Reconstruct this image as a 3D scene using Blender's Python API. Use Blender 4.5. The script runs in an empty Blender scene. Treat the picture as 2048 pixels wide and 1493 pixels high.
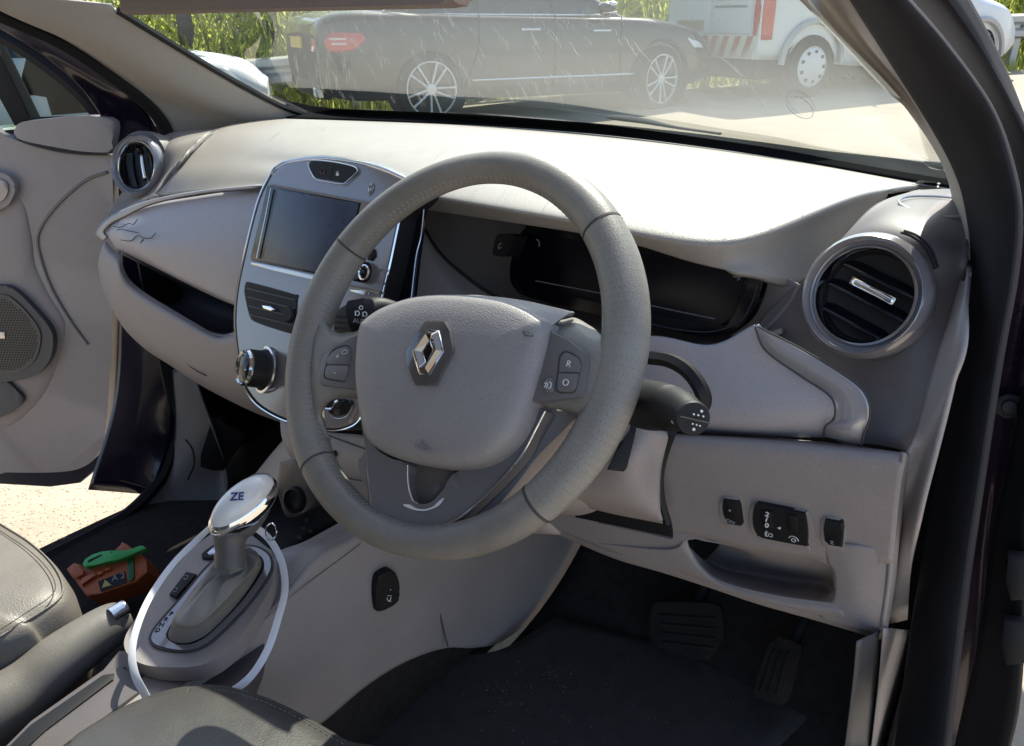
import bpy, bmesh, math, random
from mathutils import Vector, Matrix
random.seed(7)
V=Vector; rad=math.radians
sc=bpy.context.scene; COL=sc.collection
# ------------------------------------------------------------------ camera, sky, sun, exposure
CAM=V((0.788,-0.4841,1.2185)); YAW,PIT,ROL,FPX=0.656,0.4217,-0.0099,1570.37
cf=V((-math.sin(YAW)*math.cos(PIT),math.cos(YAW)*math.cos(PIT),-math.sin(PIT)))
r0=V((math.cos(YAW),math.sin(YAW),0)); u0=r0.cross(cf)
cr_=math.cos(ROL)*r0+math.sin(ROL)*u0; cu_=-math.sin(ROL)*r0+math.cos(ROL)*u0
cd=bpy.data.cameras.new('camera'); cam=bpy.data.objects.new('camera',cd); COL.objects.link(cam)
cam.matrix_world=Matrix(((cr_.x,cu_.x,-cf.x,CAM.x),(cr_.y,cu_.y,-cf.y,CAM.y),(cr_.z,cu_.z,-cf.z,CAM.z),(0,0,0,1)))
cd.sensor_width=36; cd.lens=36*FPX/2048; cd.clip_start=0.02; cd.clip_end=500
sc.camera=cam
SUN_EL,SUN_AZ=49,-20     # azimuth from +Y towards +X
w=bpy.data.worlds.new('World'); sc.world=w; w.use_nodes=True; nt=w.node_tree
sky=nt.nodes.new('ShaderNodeTexSky'); sky.sky_type='NISHITA'; sky.sun_disc=False
sky.sun_elevation=rad(SUN_EL); sky.sun_rotation=rad(SUN_AZ); sky.air_density=1.0; sky.dust_density=1.5
bg=nt.nodes['Background']; nt.links.new(sky.outputs[0],bg.inputs[0]); bg.inputs[1].default_value=0.13
sl=bpy.data.lights.new('sun','SUN'); sl.energy=4.2; sl.angle=rad(0.5); sl.color=(1,0.93,0.82)
so=bpy.data.objects.new('sun',sl); COL.objects.link(so)
SD=V((math.sin(rad(SUN_AZ))*math.cos(rad(SUN_EL)),math.cos(rad(SUN_AZ))*math.cos(rad(SUN_EL)),math.sin(rad(SUN_EL))))
so.rotation_euler=SD.to_track_quat('Z','Y').to_euler(); so.location=SD*30
vs=sc.view_settings; vs.view_transform='Standard'; vs.look='None'; vs.exposure=1.16; vs.gamma=1
# ------------------------------------------------------------------ geometry helpers
def ray(px,py): return cf+(px-1024)/FPX*cr_-(py-746.5)/FPX*cu_
AX={'x':0,'y':1,'z':2}
def P(px,py,ax,v):
    d=ray(px,py); i=AX[ax]; return CAM+d*((v-CAM[i])/d[i])
class Frame:
    def __init__(s,o,n,up=V((0,0,1))):
        s.o=V(o); s.n=V(n).normalized(); s.u=V(up).cross(s.n).normalized(); s.v=s.n.cross(s.u)
    def px(s,a,b,h=0.0):
        d=ray(a,b); o=s.o+s.n*h; return CAM+d*((o-CAM).dot(s.n)/d.dot(s.n))
    def at(s,a,b,h=0.0): return s.o+s.u*a+s.v*b+s.n*h
    def loc(s,p): q=p-s.o; return (q.dot(s.u),q.dot(s.v))
def row(ax,v,pts):
    """one row of 3D points; v scalar, (start,end), or per-point override as 3rd/4th item"""
    out=[]; n=len(pts)
    for i,p in enumerate(pts):
        if isinstance(p,Vector): out.append(p); continue
        if len(p)==4: out.append(P(p[0],p[1],p[2],p[3])); continue
        vv=v if not isinstance(v,tuple) else v[0]+(v[1]-v[0])*i/(n-1)
        if isinstance(ax,Frame): out.append(ax.px(p[0],p[1],p[2] if len(p)==3 else vv))
        else: out.append(P(p[0],p[1],ax,p[2] if len(p)==3 else vv))
    return out
def cr(pts,n,closed=False):
    m=len(pts)
    if m==2 and not closed: return [pts[0].lerp(pts[1],i/(n-1)) for i in range(n)]
    out=[]; seg=m if closed else m-1
    for k in range(n):
        t=k/(n if closed else n-1)*seg; i=min(int(t),seg-1); t-=i
        if closed: a,b,c,d=(pts[(i-1)%m],pts[i],pts[(i+1)%m],pts[(i+2)%m])
        else: b,c=pts[i],pts[i+1]; a=pts[i-1] if i>0 else b*2-c; d=pts[i+2] if i+2<m else c*2-b
        out.append(0.5*((2*b)+(c-a)*t+(2*a-5*b+4*c-d)*t*t+(3*b-a-3*c+d)*t*t*t))
    return out
def mesh_obj(name,vs_,fs,mat,parent=None,smooth=True,sharp=35):
    me=bpy.data.meshes.new(name); me.from_pydata([tuple(v) for v in vs_],[],fs); me.update()
    return link(name,me,mat,parent,smooth,sharp)
def link(name,me,mat,parent=None,smooth=True,sharp=35):
    if smooth:
        for p in me.polygons: p.use_smooth=True
        try: me.set_sharp_from_angle(angle=rad(sharp))
        except Exception: pass
    if isinstance(mat,(list,tuple)):
        for m in mat: me.materials.append(m)
    else: me.materials.append(mat)
    o=bpy.data.objects.new(name,me); COL.objects.link(o)
    if parent is not None:
        o.parent=parent; off=V((0,0,0)); q=parent
        while q is not None: off+=q.location; q=q.parent
        o.location=-off
    return o
def recentre(o):
    c=[v.co for v in o.data.vertices]
    b=V((sum(v.x for v in c)/len(c),sum(v.y for v in c)/len(c),min(v.z for v in c)))
    o.data.transform(Matrix.Translation(-b)); o.location=o.location+b; return o
def thing(name,loc,label,cat,group=None):
    o=bpy.data.objects.new(name,None); COL.objects.link(o); o.location=loc; o.empty_display_size=0.05
    o['label']=label; o['category']=cat
    if group: o['group']=group
    return o
def tag(o,label,cat,group=None):
    o['label']=label; o['category']=cat
    if group: o['group']=group
    return o
def kind(o,k='structure'): o['kind']=k; return o
def solid(o,t,off=-1):
    m=o.modifiers.new('thickness','SOLIDIFY'); m.thickness=t; m.offset=off; return o
def patch(name,rows,mat,parent=None,nu=36,nv=24,thick=0.004,lin=False,face=True,sharp=40,smo=0):
    R=[cr(r,nu) for r in rows]
    cols=[cr([r[i] for r in R],nv) if not lin else [R[j][i] for j in range(len(R))] for i in range(nu)]
    nn=len(cols[0])
    for _ in range(smo):
        cols=[[c if (i in (0,nu-1) or j in (0,nn-1)) else (c*2+cols[i-1][j]+cols[i+1][j]+cols[i][j-1]+cols[i][j+1])/6 for j,c in enumerate(cl_)] for i,cl_ in enumerate(cols)]
    vs_=[cols[i][j] for i in range(nu) for j in range(nn)]
    fs=[(i*nn+j,(i+1)*nn+j,(i+1)*nn+j+1,i*nn+j+1) for i in range(nu-1) for j in range(nn-1)]
    if face:
        s=0
        for f in fs[::max(1,len(fs)//60)]:
            a,b,c,d=[vs_[k] for k in f]; s+=1 if (c-a).cross(d-b).dot(CAM-a)>0 else -1
        if s<0: fs=[f[::-1] for f in fs]
    o=mesh_obj(name,vs_,fs,mat,parent,sharp=sharp)
    if thick: solid(o,thick)
    return o
def slab(name,out,fr,h0,h1,mat,parent=None,bevel=0.0015,n=0,seg=2,sharp=35):
    """prism on frame fr: outline = list of 2D pixel points or 3D points; n>0 = smooth resample"""
    pts=[p if isinstance(p,Vector) else fr.px(p[0],p[1],h1) for p in out]
    if n: pts=cr(pts,n,True)
    q=[fr.loc(p) for p in pts]
    ar=sum(q[i][0]*q[(i+1)%len(q)][1]-q[(i+1)%len(q)][0]*q[i][1] for i in range(len(q)))
    if ar<0: pts=pts[::-1]
    m=len(pts); dz=fr.n*(h0-h1)
    me=bpy.data.meshes.new(name); bm=bmesh.new()
    t=[bm.verts.new(p) for p in pts]; b=[bm.verts.new(p+dz) for p in pts]
    ft=bm.faces.new(t); bm.faces.new(b[::-1])
    for i in range(m): bm.faces.new((t[(i+1)%m],t[i],b[i],b[(i+1)%m]))
    if bevel:
        es=[e for e in ft.edges]
        bmesh.ops.bevel(bm,geom=es,offset=bevel,segments=seg,profile=0.5,affect='EDGES')
    bmesh.ops.triangulate(bm,faces=[f for f in bm.faces if len(f.verts)>4])
    bm.to_mesh(me); bm.free()
    return link(name,me,mat,parent,True,sharp)
def ring_slab(name,outer,inner,fr,h0,h1,mat,parent=None,n=64):
    o=cr([fr.px(a,b,h1) for a,b in outer],n,True); i=cr([fr.px(a,b,h1) for a,b in inner],n,True)
    dz=fr.n*(h0-h1); vs_=[]
    for k in range(n): vs_+=[o[k]+dz,o[k],i[k],i[k]+dz]
    fs=[]
    for k in range(n):
        a=4*k; b=4*((k+1)%n)
        for j in range(4): fs.append((a+j,b+j,b+(j+1)%4,a+(j+1)%4))
    me_=mesh_obj(name,vs_,fs,mat,parent,sharp=30); fixn(me_); return me_
def fixn(o):
    bm=bmesh.new(); bm.from_mesh(o.data); bmesh.ops.recalc_face_normals(bm,faces=bm.faces); bm.to_mesh(o.data); bm.free(); return o
def dome(name,out,fr,rings,mat,parent=None,n=72,ctr=None,smo=True,he=0.0):
    """rings: list of (scale,h); outline at scale 1"""
    pts=[p if isinstance(p,Vector) else fr.px(p[0],p[1],he)-fr.n*he for p in out]
    if smo: pts=cr(pts,n,True)
    n=len(pts); c=sum(pts,V((0,0,0)))/n if ctr is None else fr.px(ctr[0],ctr[1],0)
    vs_=[]; fs=[]
    for s,h in rings: vs_+=[c+(p-c)*s+fr.n*h for p in pts]
    for k in range(len(rings)-1):
        for i in range(n): fs.append((k*n+i,k*n+(i+1)%n,(k+1)*n+(i+1)%n,(k+1)*n+i))
    vs_.append(c+fr.n*rings[-1][1]); e=len(vs_)-1; k=len(rings)-1
    for i in range(n): fs.append((k*n+i,k*n+(i+1)%n,e))
    return fixn(mesh_obj(name,vs_,fs,mat,parent,sharp=50))
def tube(name,pts,rs,mat,parent=None,n=60,m=12,closed=False,flat=1.0,flatdir=None,caps=True,scr=True):
    if not isinstance(rs,(list,tuple)): rs=[rs]*len(pts)
    C=cr(list(pts),n,closed) if scr else list(pts); n=len(C)
    Rr=[x.x for x in cr([V((r,0,0)) for r in rs],n,closed)] if scr else list(rs)
    vs_=[];fs=[]; up=flatdir
    prev=None
    for i in range(n):
        t=(C[(i+1)%n]-C[i-1]) if (closed or 0<i<n-1) else (C[1]-C[0] if i==0 else C[-1]-C[-2])
        t.normalize()
        if up is not None: a=(up-t*up.dot(t)).normalized()
        elif prev is None: a=t.orthogonal().normalized()
        else: a=(prev-t*prev.dot(t)).normalized()
        prev=a; b=t.cross(a)
        for k in range(m):
            th=2*math.pi*k/m; vs_.append(C[i]+(a*math.cos(th)*flat+b*math.sin(th))*Rr[i])
    L=n if closed else n-1
    for i in range(L):
        for k in range(m):
            j=(i+1)%n; fs.append((i*m+k,i*m+(k+1)%m,j*m+(k+1)%m,j*m+k))
    if caps and not closed: fs.append(tuple(range(m))[::-1]); fs.append(tuple((n-1)*m+k for k in range(m)))
    return mesh_obj(name,vs_,fs,mat,parent,sharp=50)
def lathe(name,c,ax,prof,mat,parent=None,m=64,sx=1.0,up=None):
    """prof: list of (r,h) ; h along ax"""
    ax=V(ax).normalized(); a=(up.cross(ax) if up else V((0,0,1)).cross(ax)).normalized(); b=ax.cross(a)
    vs_=[];fs=[]
    for r,h in prof:
        for k in range(m):
            th=2*math.pi*k/m; vs_.append(V(c)+ax*h+(a*math.cos(th)*sx+b*math.sin(th))*r)
    for i in range(len(prof)-1):
        for k in range(m): fs.append((i*m+k,i*m+(k+1)%m,(i+1)*m+(k+1)%m,(i+1)*m+k))
    return fixn(mesh_obj(name,vs_,fs,mat,parent,sharp=32))
def ellipsoid(name,c,A,B,Cc,mat,parent=None,m=36,k=20,cut=-1.0,pw=1.0):
    vs_=[];fs=[]
    for j in range(k+1):
        ph=-math.pi/2+math.pi*j/k; z=max(math.sin(ph),cut); rr=math.cos(ph) if math.sin(ph)>=cut else math.sqrt(max(0,1-cut*cut))
        for i in range(m):
            th=2*math.pi*i/m; vs_.append(c+A*rr*math.cos(th)+B*rr*math.sin(th)+Cc*z)
    for j in range(k):
        for i in range(m): fs.append((j*m+i,j*m+(i+1)%m,(j+1)*m+(i+1)%m,(j+1)*m+i))
    return fixn(mesh_obj(name,vs_,fs,mat,parent,sharp=60))
def box(name,c,u,v,n_,sx,sy,sz,mat,parent=None,bevel=0.002):
    me=bpy.data.meshes.new(name); bm=bmesh.new(); bmesh.ops.create_cube(bm,size=1)
    M=Matrix(((u.x*sx,v.x*sy,n_.x*sz,c.x),(u.y*sx,v.y*sy,n_.y*sz,c.y),(u.z*sx,v.z*sy,n_.z*sz,c.z),(0,0,0,1)))
    bm.transform(M)
    if bevel: bmesh.ops.bevel(bm,geom=bm.edges[:],offset=bevel,segments=2,profile=0.5,affect='EDGES')
    bmesh.ops.recalc_face_normals(bm,faces=bm.faces); bm.to_mesh(me); bm.free()
    return link(name,me,mat,parent,True,35)
X,Y,Z=V((1,0,0)),V((0,1,0)),V((0,0,1))
def join(objs,name):
    """merge meshes (same frame) into the first"""
    bm=bmesh.new()
    base=objs[0]
    for o in objs:
        b2=bmesh.new(); b2.from_mesh(o.data); me=bpy.data.meshes.new('t'); b2.to_mesh(me); b2.free(); bm.from_mesh(me); bpy.data.meshes.remove(me)
    bm.to_mesh(base.data); bm.free(); base.name=name
    for o in objs[1:]: bpy.data.objects.remove(o)
    return base
def text(name,s,fr,px,py,size,mat,parent,h=0.0,rot=0.0,ext=0.0002,bold=0.0,sx=1.0):
    cu=bpy.data.curves.new('t','FONT'); cu.body=s; cu.size=size; cu.align_x='CENTER'; cu.align_y='CENTER'; cu.extrude=ext; cu.offset=bold
    to=bpy.data.objects.new('t',cu); COL.objects.link(to)
    dg=bpy.context.evaluated_depsgraph_get(); me=bpy.data.meshes.new_from_object(to.evaluated_get(dg)); bpy.data.objects.remove(to)
    c=fr.px(px,py,h) if not isinstance(px,Vector) else px
    cs,sn=math.cos(rot),math.sin(rot); u=(fr.u*cs+fr.v*sn)*sx; v=-fr.u*sn+fr.v*cs
    me.transform(Matrix(((u.x,v.x,fr.n.x,c.x),(u.y,v.y,fr.n.y,c.y),(u.z,v.z,fr.n.z,c.z),(0,0,0,1))))
    return link(name,me,mat,parent,False)
def line(name,pts,r,mat,parent=None,n=None,closed=False): return tube(name,pts,r,mat,parent,n=n or 10*len(pts),m=6,closed=closed)
# ------------------------------------------------------------------ materials
def mat(name,col,rough=0.5,metal=0.0,bump=0.0,bscale=300.0,var=0.0,vscale=12.0,coat=0.0,spec=0.5,kind_='noise',sheen=0.0,tr=None,grain=None,var_col=None,bdist=0.0006,rvar=0.0):
    m=bpy.data.materials.new(name); m.use_nodes=True; t=m.node_tree; b=t.nodes['Principled BSDF']
    b.inputs['Base Color'].default_value=(*col,1); b.inputs['Roughness'].default_value=rough; b.inputs['Metallic'].default_value=metal
    b.inputs['Specular IOR Level'].default_value=spec; b.inputs['Coat Weight'].default_value=coat; b.inputs['Coat Roughness'].default_value=0.06
    if sheen: b.inputs['Sheen Weight'].default_value=sheen
    tc=t.nodes.new('ShaderNodeTexCoord')
    if var or rvar:
        nz=t.nodes.new('ShaderNodeTexNoise'); nz.inputs['Scale'].default_value=vscale; nz.inputs['Detail'].default_value=6; nz.inputs['Roughness'].default_value=0.65
        t.links.new(tc.outputs['Object'],nz.inputs['Vector'])
    if var:
        rp=t.nodes.new('ShaderNodeMapRange'); rp.inputs[1].default_value=0.3; rp.inputs[2].default_value=0.7
        t.links.new(nz.outputs['Fac'],rp.inputs[0])
        mx=t.nodes.new('ShaderNodeMix'); mx.data_type='RGBA'; t.links.new(rp.outputs[0],mx.inputs[0])
        c2=var_col or tuple(c*(1-var) for c in col); mx.inputs[6].default_value=(*c2,1); mx.inputs[7].default_value=(*(min(1,c*(1+var*0.5)) for c in col),1)
        src=mx.outputs[2]
        if grain is None: grain=.10 if bump else 0
        if grain:
            n2=t.nodes.new('ShaderNodeTexNoise'); n2.inputs['Scale'].default_value=650; n2.inputs['Detail'].default_value=2; t.links.new(tc.outputs['Object'],n2.inputs['Vector'])
            r2=t.nodes.new('ShaderNodeMapRange'); r2.inputs[1].default_value=.25; r2.inputs[2].default_value=.75; r2.inputs[3].default_value=1-grain; r2.inputs[4].default_value=1+grain; t.links.new(n2.outputs['Fac'],r2.inputs[0])
            vm=t.nodes.new('ShaderNodeVectorMath'); vm.operation='SCALE'; t.links.new(src,vm.inputs[0]); t.links.new(r2.outputs[0],vm.inputs['Scale']); src=vm.outputs[0]
        t.links.new(src,b.inputs['Base Color'])
    if rvar:
        rr=t.nodes.new('ShaderNodeMapRange'); rr.inputs[1].default_value=0.3; rr.inputs[2].default_value=0.7; rr.inputs[3].default_value=max(0.02,rough-rvar); rr.inputs[4].default_value=rough+rvar
        t.links.new(nz.outputs['Fac'],rr.inputs[0]); t.links.new(rr.outputs[0],b.inputs['Roughness'])
    if bump:
        if kind_=='noise': bx=t.nodes.new('ShaderNodeTexNoise'); bx.inputs['Detail'].default_value=3; out=bx.outputs['Fac']
        elif kind_=='dots':
            bx=t.nodes.new('ShaderNodeTexVoronoi'); bx.inputs['Randomness'].default_value=0.0; out=None
            mr=t.nodes.new('ShaderNodeMapRange'); mr.inputs[1].default_value=0.12; mr.inputs[2].default_value=0.22; t.links.new(bx.outputs['Distance'],mr.inputs[0]); out=mr.outputs[0]
        else: bx=t.nodes.new('ShaderNodeTexVoronoi'); out=bx.outputs['Distance']
        bx.inputs['Scale'].default_value=bscale; t.links.new(tc.outputs['Object'],bx.inputs['Vector'])
        bn=t.nodes.new('ShaderNodeBump'); bn.inputs['Strength'].default_value=bump; bn.inputs['Distance'].default_value=bdist
        t.links.new(out,bn.inputs['Height']); t.links.new(bn.outputs[0],b.inputs['Normal'])
    return m
M={}
M['dash']=mat('dash_soft_plastic',(.32,.29,.262),.42,bump=.5,bscale=750,kind_='vor',var=.10,vscale=6,bdist=.0004)
M['light']=mat('light_taupe_plastic',(.325,.288,.282),.5,bump=.45,bscale=800,kind_='vor',var=.11,vscale=7,bdist=.0003,rvar=.05)
M['trim']=mat('pale_soft_trim',(.44,.415,.445),.42,bump=.15,bscale=1100,var=.04,vscale=5,bdist=.0003)
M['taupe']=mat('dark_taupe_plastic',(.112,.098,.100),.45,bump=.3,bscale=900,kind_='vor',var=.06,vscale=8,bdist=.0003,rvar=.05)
M['pillar']=mat('pillar_fabric_trim',(.36,.33,.305),.75,bump=.25,bscale=1500,var=.04,vscale=5,bdist=.0003)
M['leather']=mat('worn_taupe_leather',(.235,.215,.190),.42,bump=.28,bscale=700,kind_='vor',var=.22,vscale=14,bdist=.0005,rvar=.08)
M['leather2']=mat('perforated_leather',(.255,.236,.210),.44,bump=.28,bscale=750,kind_='vor',var=.15,vscale=16,bdist=.0005,rvar=.08)
M['hub']=mat('airbag_cover_plastic',(.29,.270,.270),.48,bump=.5,bscale=750,kind_='vor',var=.10,vscale=9,bdist=.0004)
M['pod']=mat('switch_pod_grey',(.16,.15,.155),.42,var=.05)
M['lacq']=mat('grey_lacquer',(.27,.25,.262),.2,coat=.9,metal=.3,var=.03)
M['silver']=mat('satin_silver',(.55,.54,.56),.22,metal=.85)
M['chrome']=mat('chrome',(.85,.85,.86),.06,metal=1.0)
M['black']=mat('black_plastic',(.013,.013,.015),.55,bump=.1,bscale=700,spec=.3)
M['frit']=mat('black_ceramic_border',(.008,.008,.009),.95,spec=.03)
M['gloss']=mat('black_gloss',(.007,.007,.010),.16,coat=.15,spec=.35)
M['rubber']=mat('black_rubber',(.012,.012,.014),.7,bump=.3,bscale=500,var=.15,spec=.25)
M['fleece']=mat('flocked_door_seal',(.019,.019,.024),.85,bump=.5,bscale=1200,var=.2,vscale=20,spec=.2)
M['screen']=mat('unlit_screen',(.055,.070,.115),.32,spec=.5,var=.18,vscale=45,rvar=.08)
M['pedal']=mat('worn_pedal_rubber',(.020,.018,.018),.75,bump=.3,bscale=500,var=.3,vscale=30,spec=.2)
M['carpet']=mat('dark_carpet',(.046,.041,.039),.95,bump=1.0,bscale=900,var=.3,vscale=60,bdist=.003,spec=.1)
M['mat']=mat('rubber_floor_mat',(.052,.047,.046),.85,bump=.6,bscale=600,var=.25,vscale=40,bdist=.002)
M['grey']=mat('grey_sill_plastic',(.075,.075,.085),.5,bump=.3,bscale=900,var=.08,rvar=.06)
M['purple']=mat('dark_purple_paint',(.008,.005,.020),.18,coat=.6,metal=.2,rvar=.04)
M['knob']=mat('knob_taupe',(.13,.117,.112),.42,bump=.2,bscale=900)
M['white']=mat('white_gloss_plastic',(.88,.89,.91),.12,coat=.6)
M['strap']=mat('white_strap',(.78,.78,.83),.5,bump=.1,bscale=800)
M['mark']=mat('white_marking',(.75,.75,.76),.5)
M['markdim']=mat('dim_marking',(.33,.32,.33),.5)
M['emb']=mat('embossed_grey',(.20,.185,.19),.5)
M['seam']=mat('dark_seam',(.07,.062,.058),.8)
M['stitch']=mat('stitching_thread',(.10,.09,.08),.8)
M['stitchl']=mat('pale_thread',(.33,.31,.28),.8)
M['brake']=mat('hand_brake_leather',(.17,.155,.142),.45,bump=.3,bscale=700,kind_='vor',var=.2,vscale=14,bdist=.0005,rvar=.08)
M['seat']=mat('dark_seat_leather',(.058,.054,.051),.38,bump=.25,bscale=500,kind_='vor',var=.2,vscale=9,bdist=.0006,rvar=.08)
M['seatl']=mat('taupe_seat_leather',(.175,.155,.138),.48,bump=.35,bscale=500,kind_='vor',var=.14,vscale=9,bdist=.0006,rvar=.06)
M['orange']=mat('orange_plastic',(.46,.125,.045),.5,var=.12,vscale=30)
M['green']=mat('green_plastic',(.05,.42,.10),.38,var=.1,vscale=30)
M['grit']=mat('pale_grit',(.26,.24,.20),.9)
M['lcd']=mat('blue_ink',(.04,.06,.25),.4)
M['redm']=mat('dim_red',(.12,.02,.02),.4)
M['mesh']=mat('speaker_mesh',(.085,.08,.082),.5,metal=.2)
M['soft']=mat('door_card_plastic',(.32,.284,.280),.5,bump=.45,bscale=700,kind_='vor',var=.10,vscale=5,bdist=.0003)
M['brown']=mat('visor_fabric',(.26,.215,.20),.8,bump=.3,bscale=1500,var=.05)
M['metal']=mat('galvanised_steel',(.42,.43,.43),.45,metal=.5,var=.15,vscale=3)

def glassmat(name,tint,dirt_veil=0.05,streak=0.3,ior=1.5,streaks=True,gl=1.0):
    m=bpy.data.materials.new(name); m.use_nodes=True; t=m.node_tree; t.nodes.clear(); N=t.nodes.new; L=t.links.new
    out=N('ShaderNodeOutputMaterial'); tr=N('ShaderNodeBsdfTransparent'); tr.inputs[0].default_value=(*tint,1)
    gg=N('ShaderNodeBsdfGlossy'); gg.inputs['Roughness'].default_value=.02; fr=N('ShaderNodeFresnel'); fr.inputs[0].default_value=ior
    m1=N('ShaderNodeMixShader'); mm=N('ShaderNodeMath'); mm.operation='MULTIPLY'; mm.inputs[1].default_value=gl
    L(fr.outputs[0],mm.inputs[0]); L(mm.outputs[0],m1.inputs[0]); L(tr.outputs[0],m1.inputs[1]); L(gg.outputs[0],m1.inputs[2])
    df=N('ShaderNodeBsdfTranslucent'); df.inputs[0].default_value=(.62,.72,.72,1)
    d2=N('ShaderNodeBsdfDiffuse'); d2.inputs[0].default_value=(.6,.7,.7,1)
    ms=N('ShaderNodeMixShader'); ms.inputs[0].default_value=.5; L(df.outputs[0],ms.inputs[1]); L(d2.outputs[0],ms.inputs[2])
    m2=N('ShaderNodeMixShader'); L(m1.outputs[0],m2.inputs[1]); L(ms.outputs[0],m2.inputs[2])
    tc=N('ShaderNodeTexCoord')
    nz=N('ShaderNodeTexNoise'); nz.inputs['Scale'].default_value=5; nz.inputs['Detail'].default_value=5; L(tc.outputs['Object'],nz.inputs['Vector'])
    a=N('ShaderNodeMapRange'); a.inputs[1].default_value=.3; a.inputs[2].default_value=.75; a.inputs[3].default_value=.6; a.inputs[4].default_value=1.4
    L(nz.outputs['Fac'],a.inputs[0]); sx=N('ShaderNodeSeparateXYZ'); L(tc.outputs['Object'],sx.inputs[0])
    g=N('ShaderNodeMapRange'); g.inputs[1].default_value=-.60; g.inputs[2].default_value=.15; g.inputs[3].default_value=dirt_veil*.12; g.inputs[4].default_value=dirt_veil; L(sx.outputs['X'],g.inputs[0])  # grime plus painted veil of the dashboard's reflection, stronger towards the driver
    pr=N('ShaderNodeMath'); pr.operation='MULTIPLY'; L(a.outputs[0],pr.inputs[0]); L(g.outputs[0],pr.inputs[1]); L(pr.outputs[0],m2.inputs[0])
    L(m2.outputs[0],out.inputs[0]); return m
M['wglass']=glassmat('dusty_veiled_windscreen_glass',(.84,.90,.86),.050,gl=1.0)
M['sglass']=glassmat('side_glass',(.62,.68,.66),.006,gl=.45)
M['dried']=mat('dried_water_marks',(.60,.62,.63),.9)
# ------------------------------------------------------------------ frames used by the cabin
A_=0.6041
WC=V((.3408,0,.9517)); WN=V((0,-math.cos(A_),math.sin(A_))); WH=Frame(WC,WN)
STK=Frame((0,.1233,.9777),(0,-math.cos(.4076),math.sin(.4076)))
VR=Frame((.629,.240,.986),(-.16,-1,.36)); VL=Frame((-.629,.240,.986),(.30,-1,.36))
KN=Frame((.70,.154,.893),(0,-1,-.12))
CLU=Frame((.37,.285,.96),(-.05,-1,.22))
CON=Frame((.05,-.10,.625),(0,-.16,1),up=Y)
# ================================================================== DASHBOARD
dash=thing('dashboard',(0,.35,.55),'light taupe car dashboard spanning the cabin behind the steering wheel','dashboard')
pad=[
 row('z',1.03,[(600,234),(700,238),(850,243),(1000,250),(1200,266),(1400,290),(1600,320),(1780,352),(1925,378)]),
 row('z',1.042,[(500,243,1.036),(620,260,1.042),(780,272),(950,286),(1180,312),(1400,340),(1590,346,1.040),(1768,359,1.034),(1885,377,1.031)]),
 row('z',1.046,[(425,262,1.034),(560,290,1.042),(720,312),(900,332),(1170,372),(1390,412,1.044),(1570,396,1.038),(1740,366,1.034),(1840,372,1.030)]),
 row('z',1.034,[(370,305,1.012),(505,318,1.026),(680,340,1.03),(870,386),(1192,442,1.031),(1405,480,1.027),(1550,448,'y',.255),(1706,388,'y',.40),(1785,378,'y',.50)]),
 row('y',.205,[(335,345,'y',.235),(500,345,'y',.225),(680,360),(860,402,.205),(1195,458,.203),(1400,503,.203),(1540,492,.245),(1680,430,.385),(1770,400,.49)]),
 row('y',.21,[(305,392,'y',.205),(500,374,'y',.195),(680,380),(855,420,.22),(1198,474,.215),(1395,528,.215),(1500,548,.22),(1615,566,.29),(1720,460,.46)]),
]
patch('upper_pad',pad,M['dash'],dash,nu=90,nv=60,thick=.006,smo=45)
# recess panel (dark taupe) holding the instrument cluster
rec=[row('y',.40,[(800,385),(1000,415),(1200,460),(1400,510),(1640,560)]),
     row('y',.36,[(820,470),(1000,520),(1200,570),(1400,610),(1610,610)]),
     row('y',.31,[(850,560),(1000,600),(1200,645),(1400,672),(1585,640)]),
     row('y',.22,[(880,590),(1000,632),(1200,680),(1400,710),(1560,660)])]
patch('cluster_recess',rec,mat('recess_taupe',(.24,.21,.20),.6,bump=.3,bscale=800),dash,nu=50,nv=30)
Q5=lambda l:[(800+a/2.56,350+b/2.56) for a,b in l]
clus=Q5([(620,300),(650,268),(700,258),(1000,318),(1400,402),(1855,498),(1862,530),(1840,620),(1800,705),(1730,782),(1600,826),(1440,812),(1200,760),(800,665),(620,612),(575,565),(562,500),(580,390)])
cl=slab('instrument_cluster',clus,CLU,-.03,0.0,M['gloss'],dash,bevel=.003,n=90)
slab('display_glass',Q5([(680,300),(1500,455),(1760,515),(1735,640),(1690,735),(1600,770),(1100,668),(640,565),(610,480),(625,350)]),CLU,0,.0012,mat('display_black',(.004,.004,.009),.2,spec=.25),cl,bevel=.0006,n=80)
line('light_line',[CLU.px(a,b,.002) for a,b in Q5([(695,543),(1050,612),(1280,668),(1612,738)])],.0006,M['markdim'],cl)
line('rim_line',[CLU.px(a,b,.001) for a,b in Q5([(1835,560),(1800,660),(1740,752),(1600,803),(1440,795),(1290,765)])],.0006,mat('edge_glint',(.10,.11,.15),.2),cl)
def chev(pts,par,fr,h,m=M['markdim'],r=.0007): return line('indicator_arrow',[fr.px(a,b,h) for a,b in pts],r,m,par,n=2*len(pts))
chev(Q5([(1705,520),(1740,525),(1725,512),(1742,526),(1728,540)]),cl,CLU,.0025); chev(Q5([(712,368),(712,340),(698,330),(712,342)]),cl,CLU,.0025)
patch('cluster_end_panel',[[P(1528,540,'y',.270),P(1560,553,'y',.262),P(1602,570,'y',.252)],[P(1534,570,'y',.270),P(1552,590,'y',.260),P(1580,606,'y',.248)],[P(1510,632,'y',.268),P(1525,640,'y',.255),P(1540,650,'y',.242)],[P(1462,672,'y',.262),P(1480,676,'y',.25),P(1512,670,'y',.236)]],mat('surround_taupe',(.20,.178,.178),.5,bump=.3,bscale=800,var=.08),dash,nu=16,nv=16)
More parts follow.
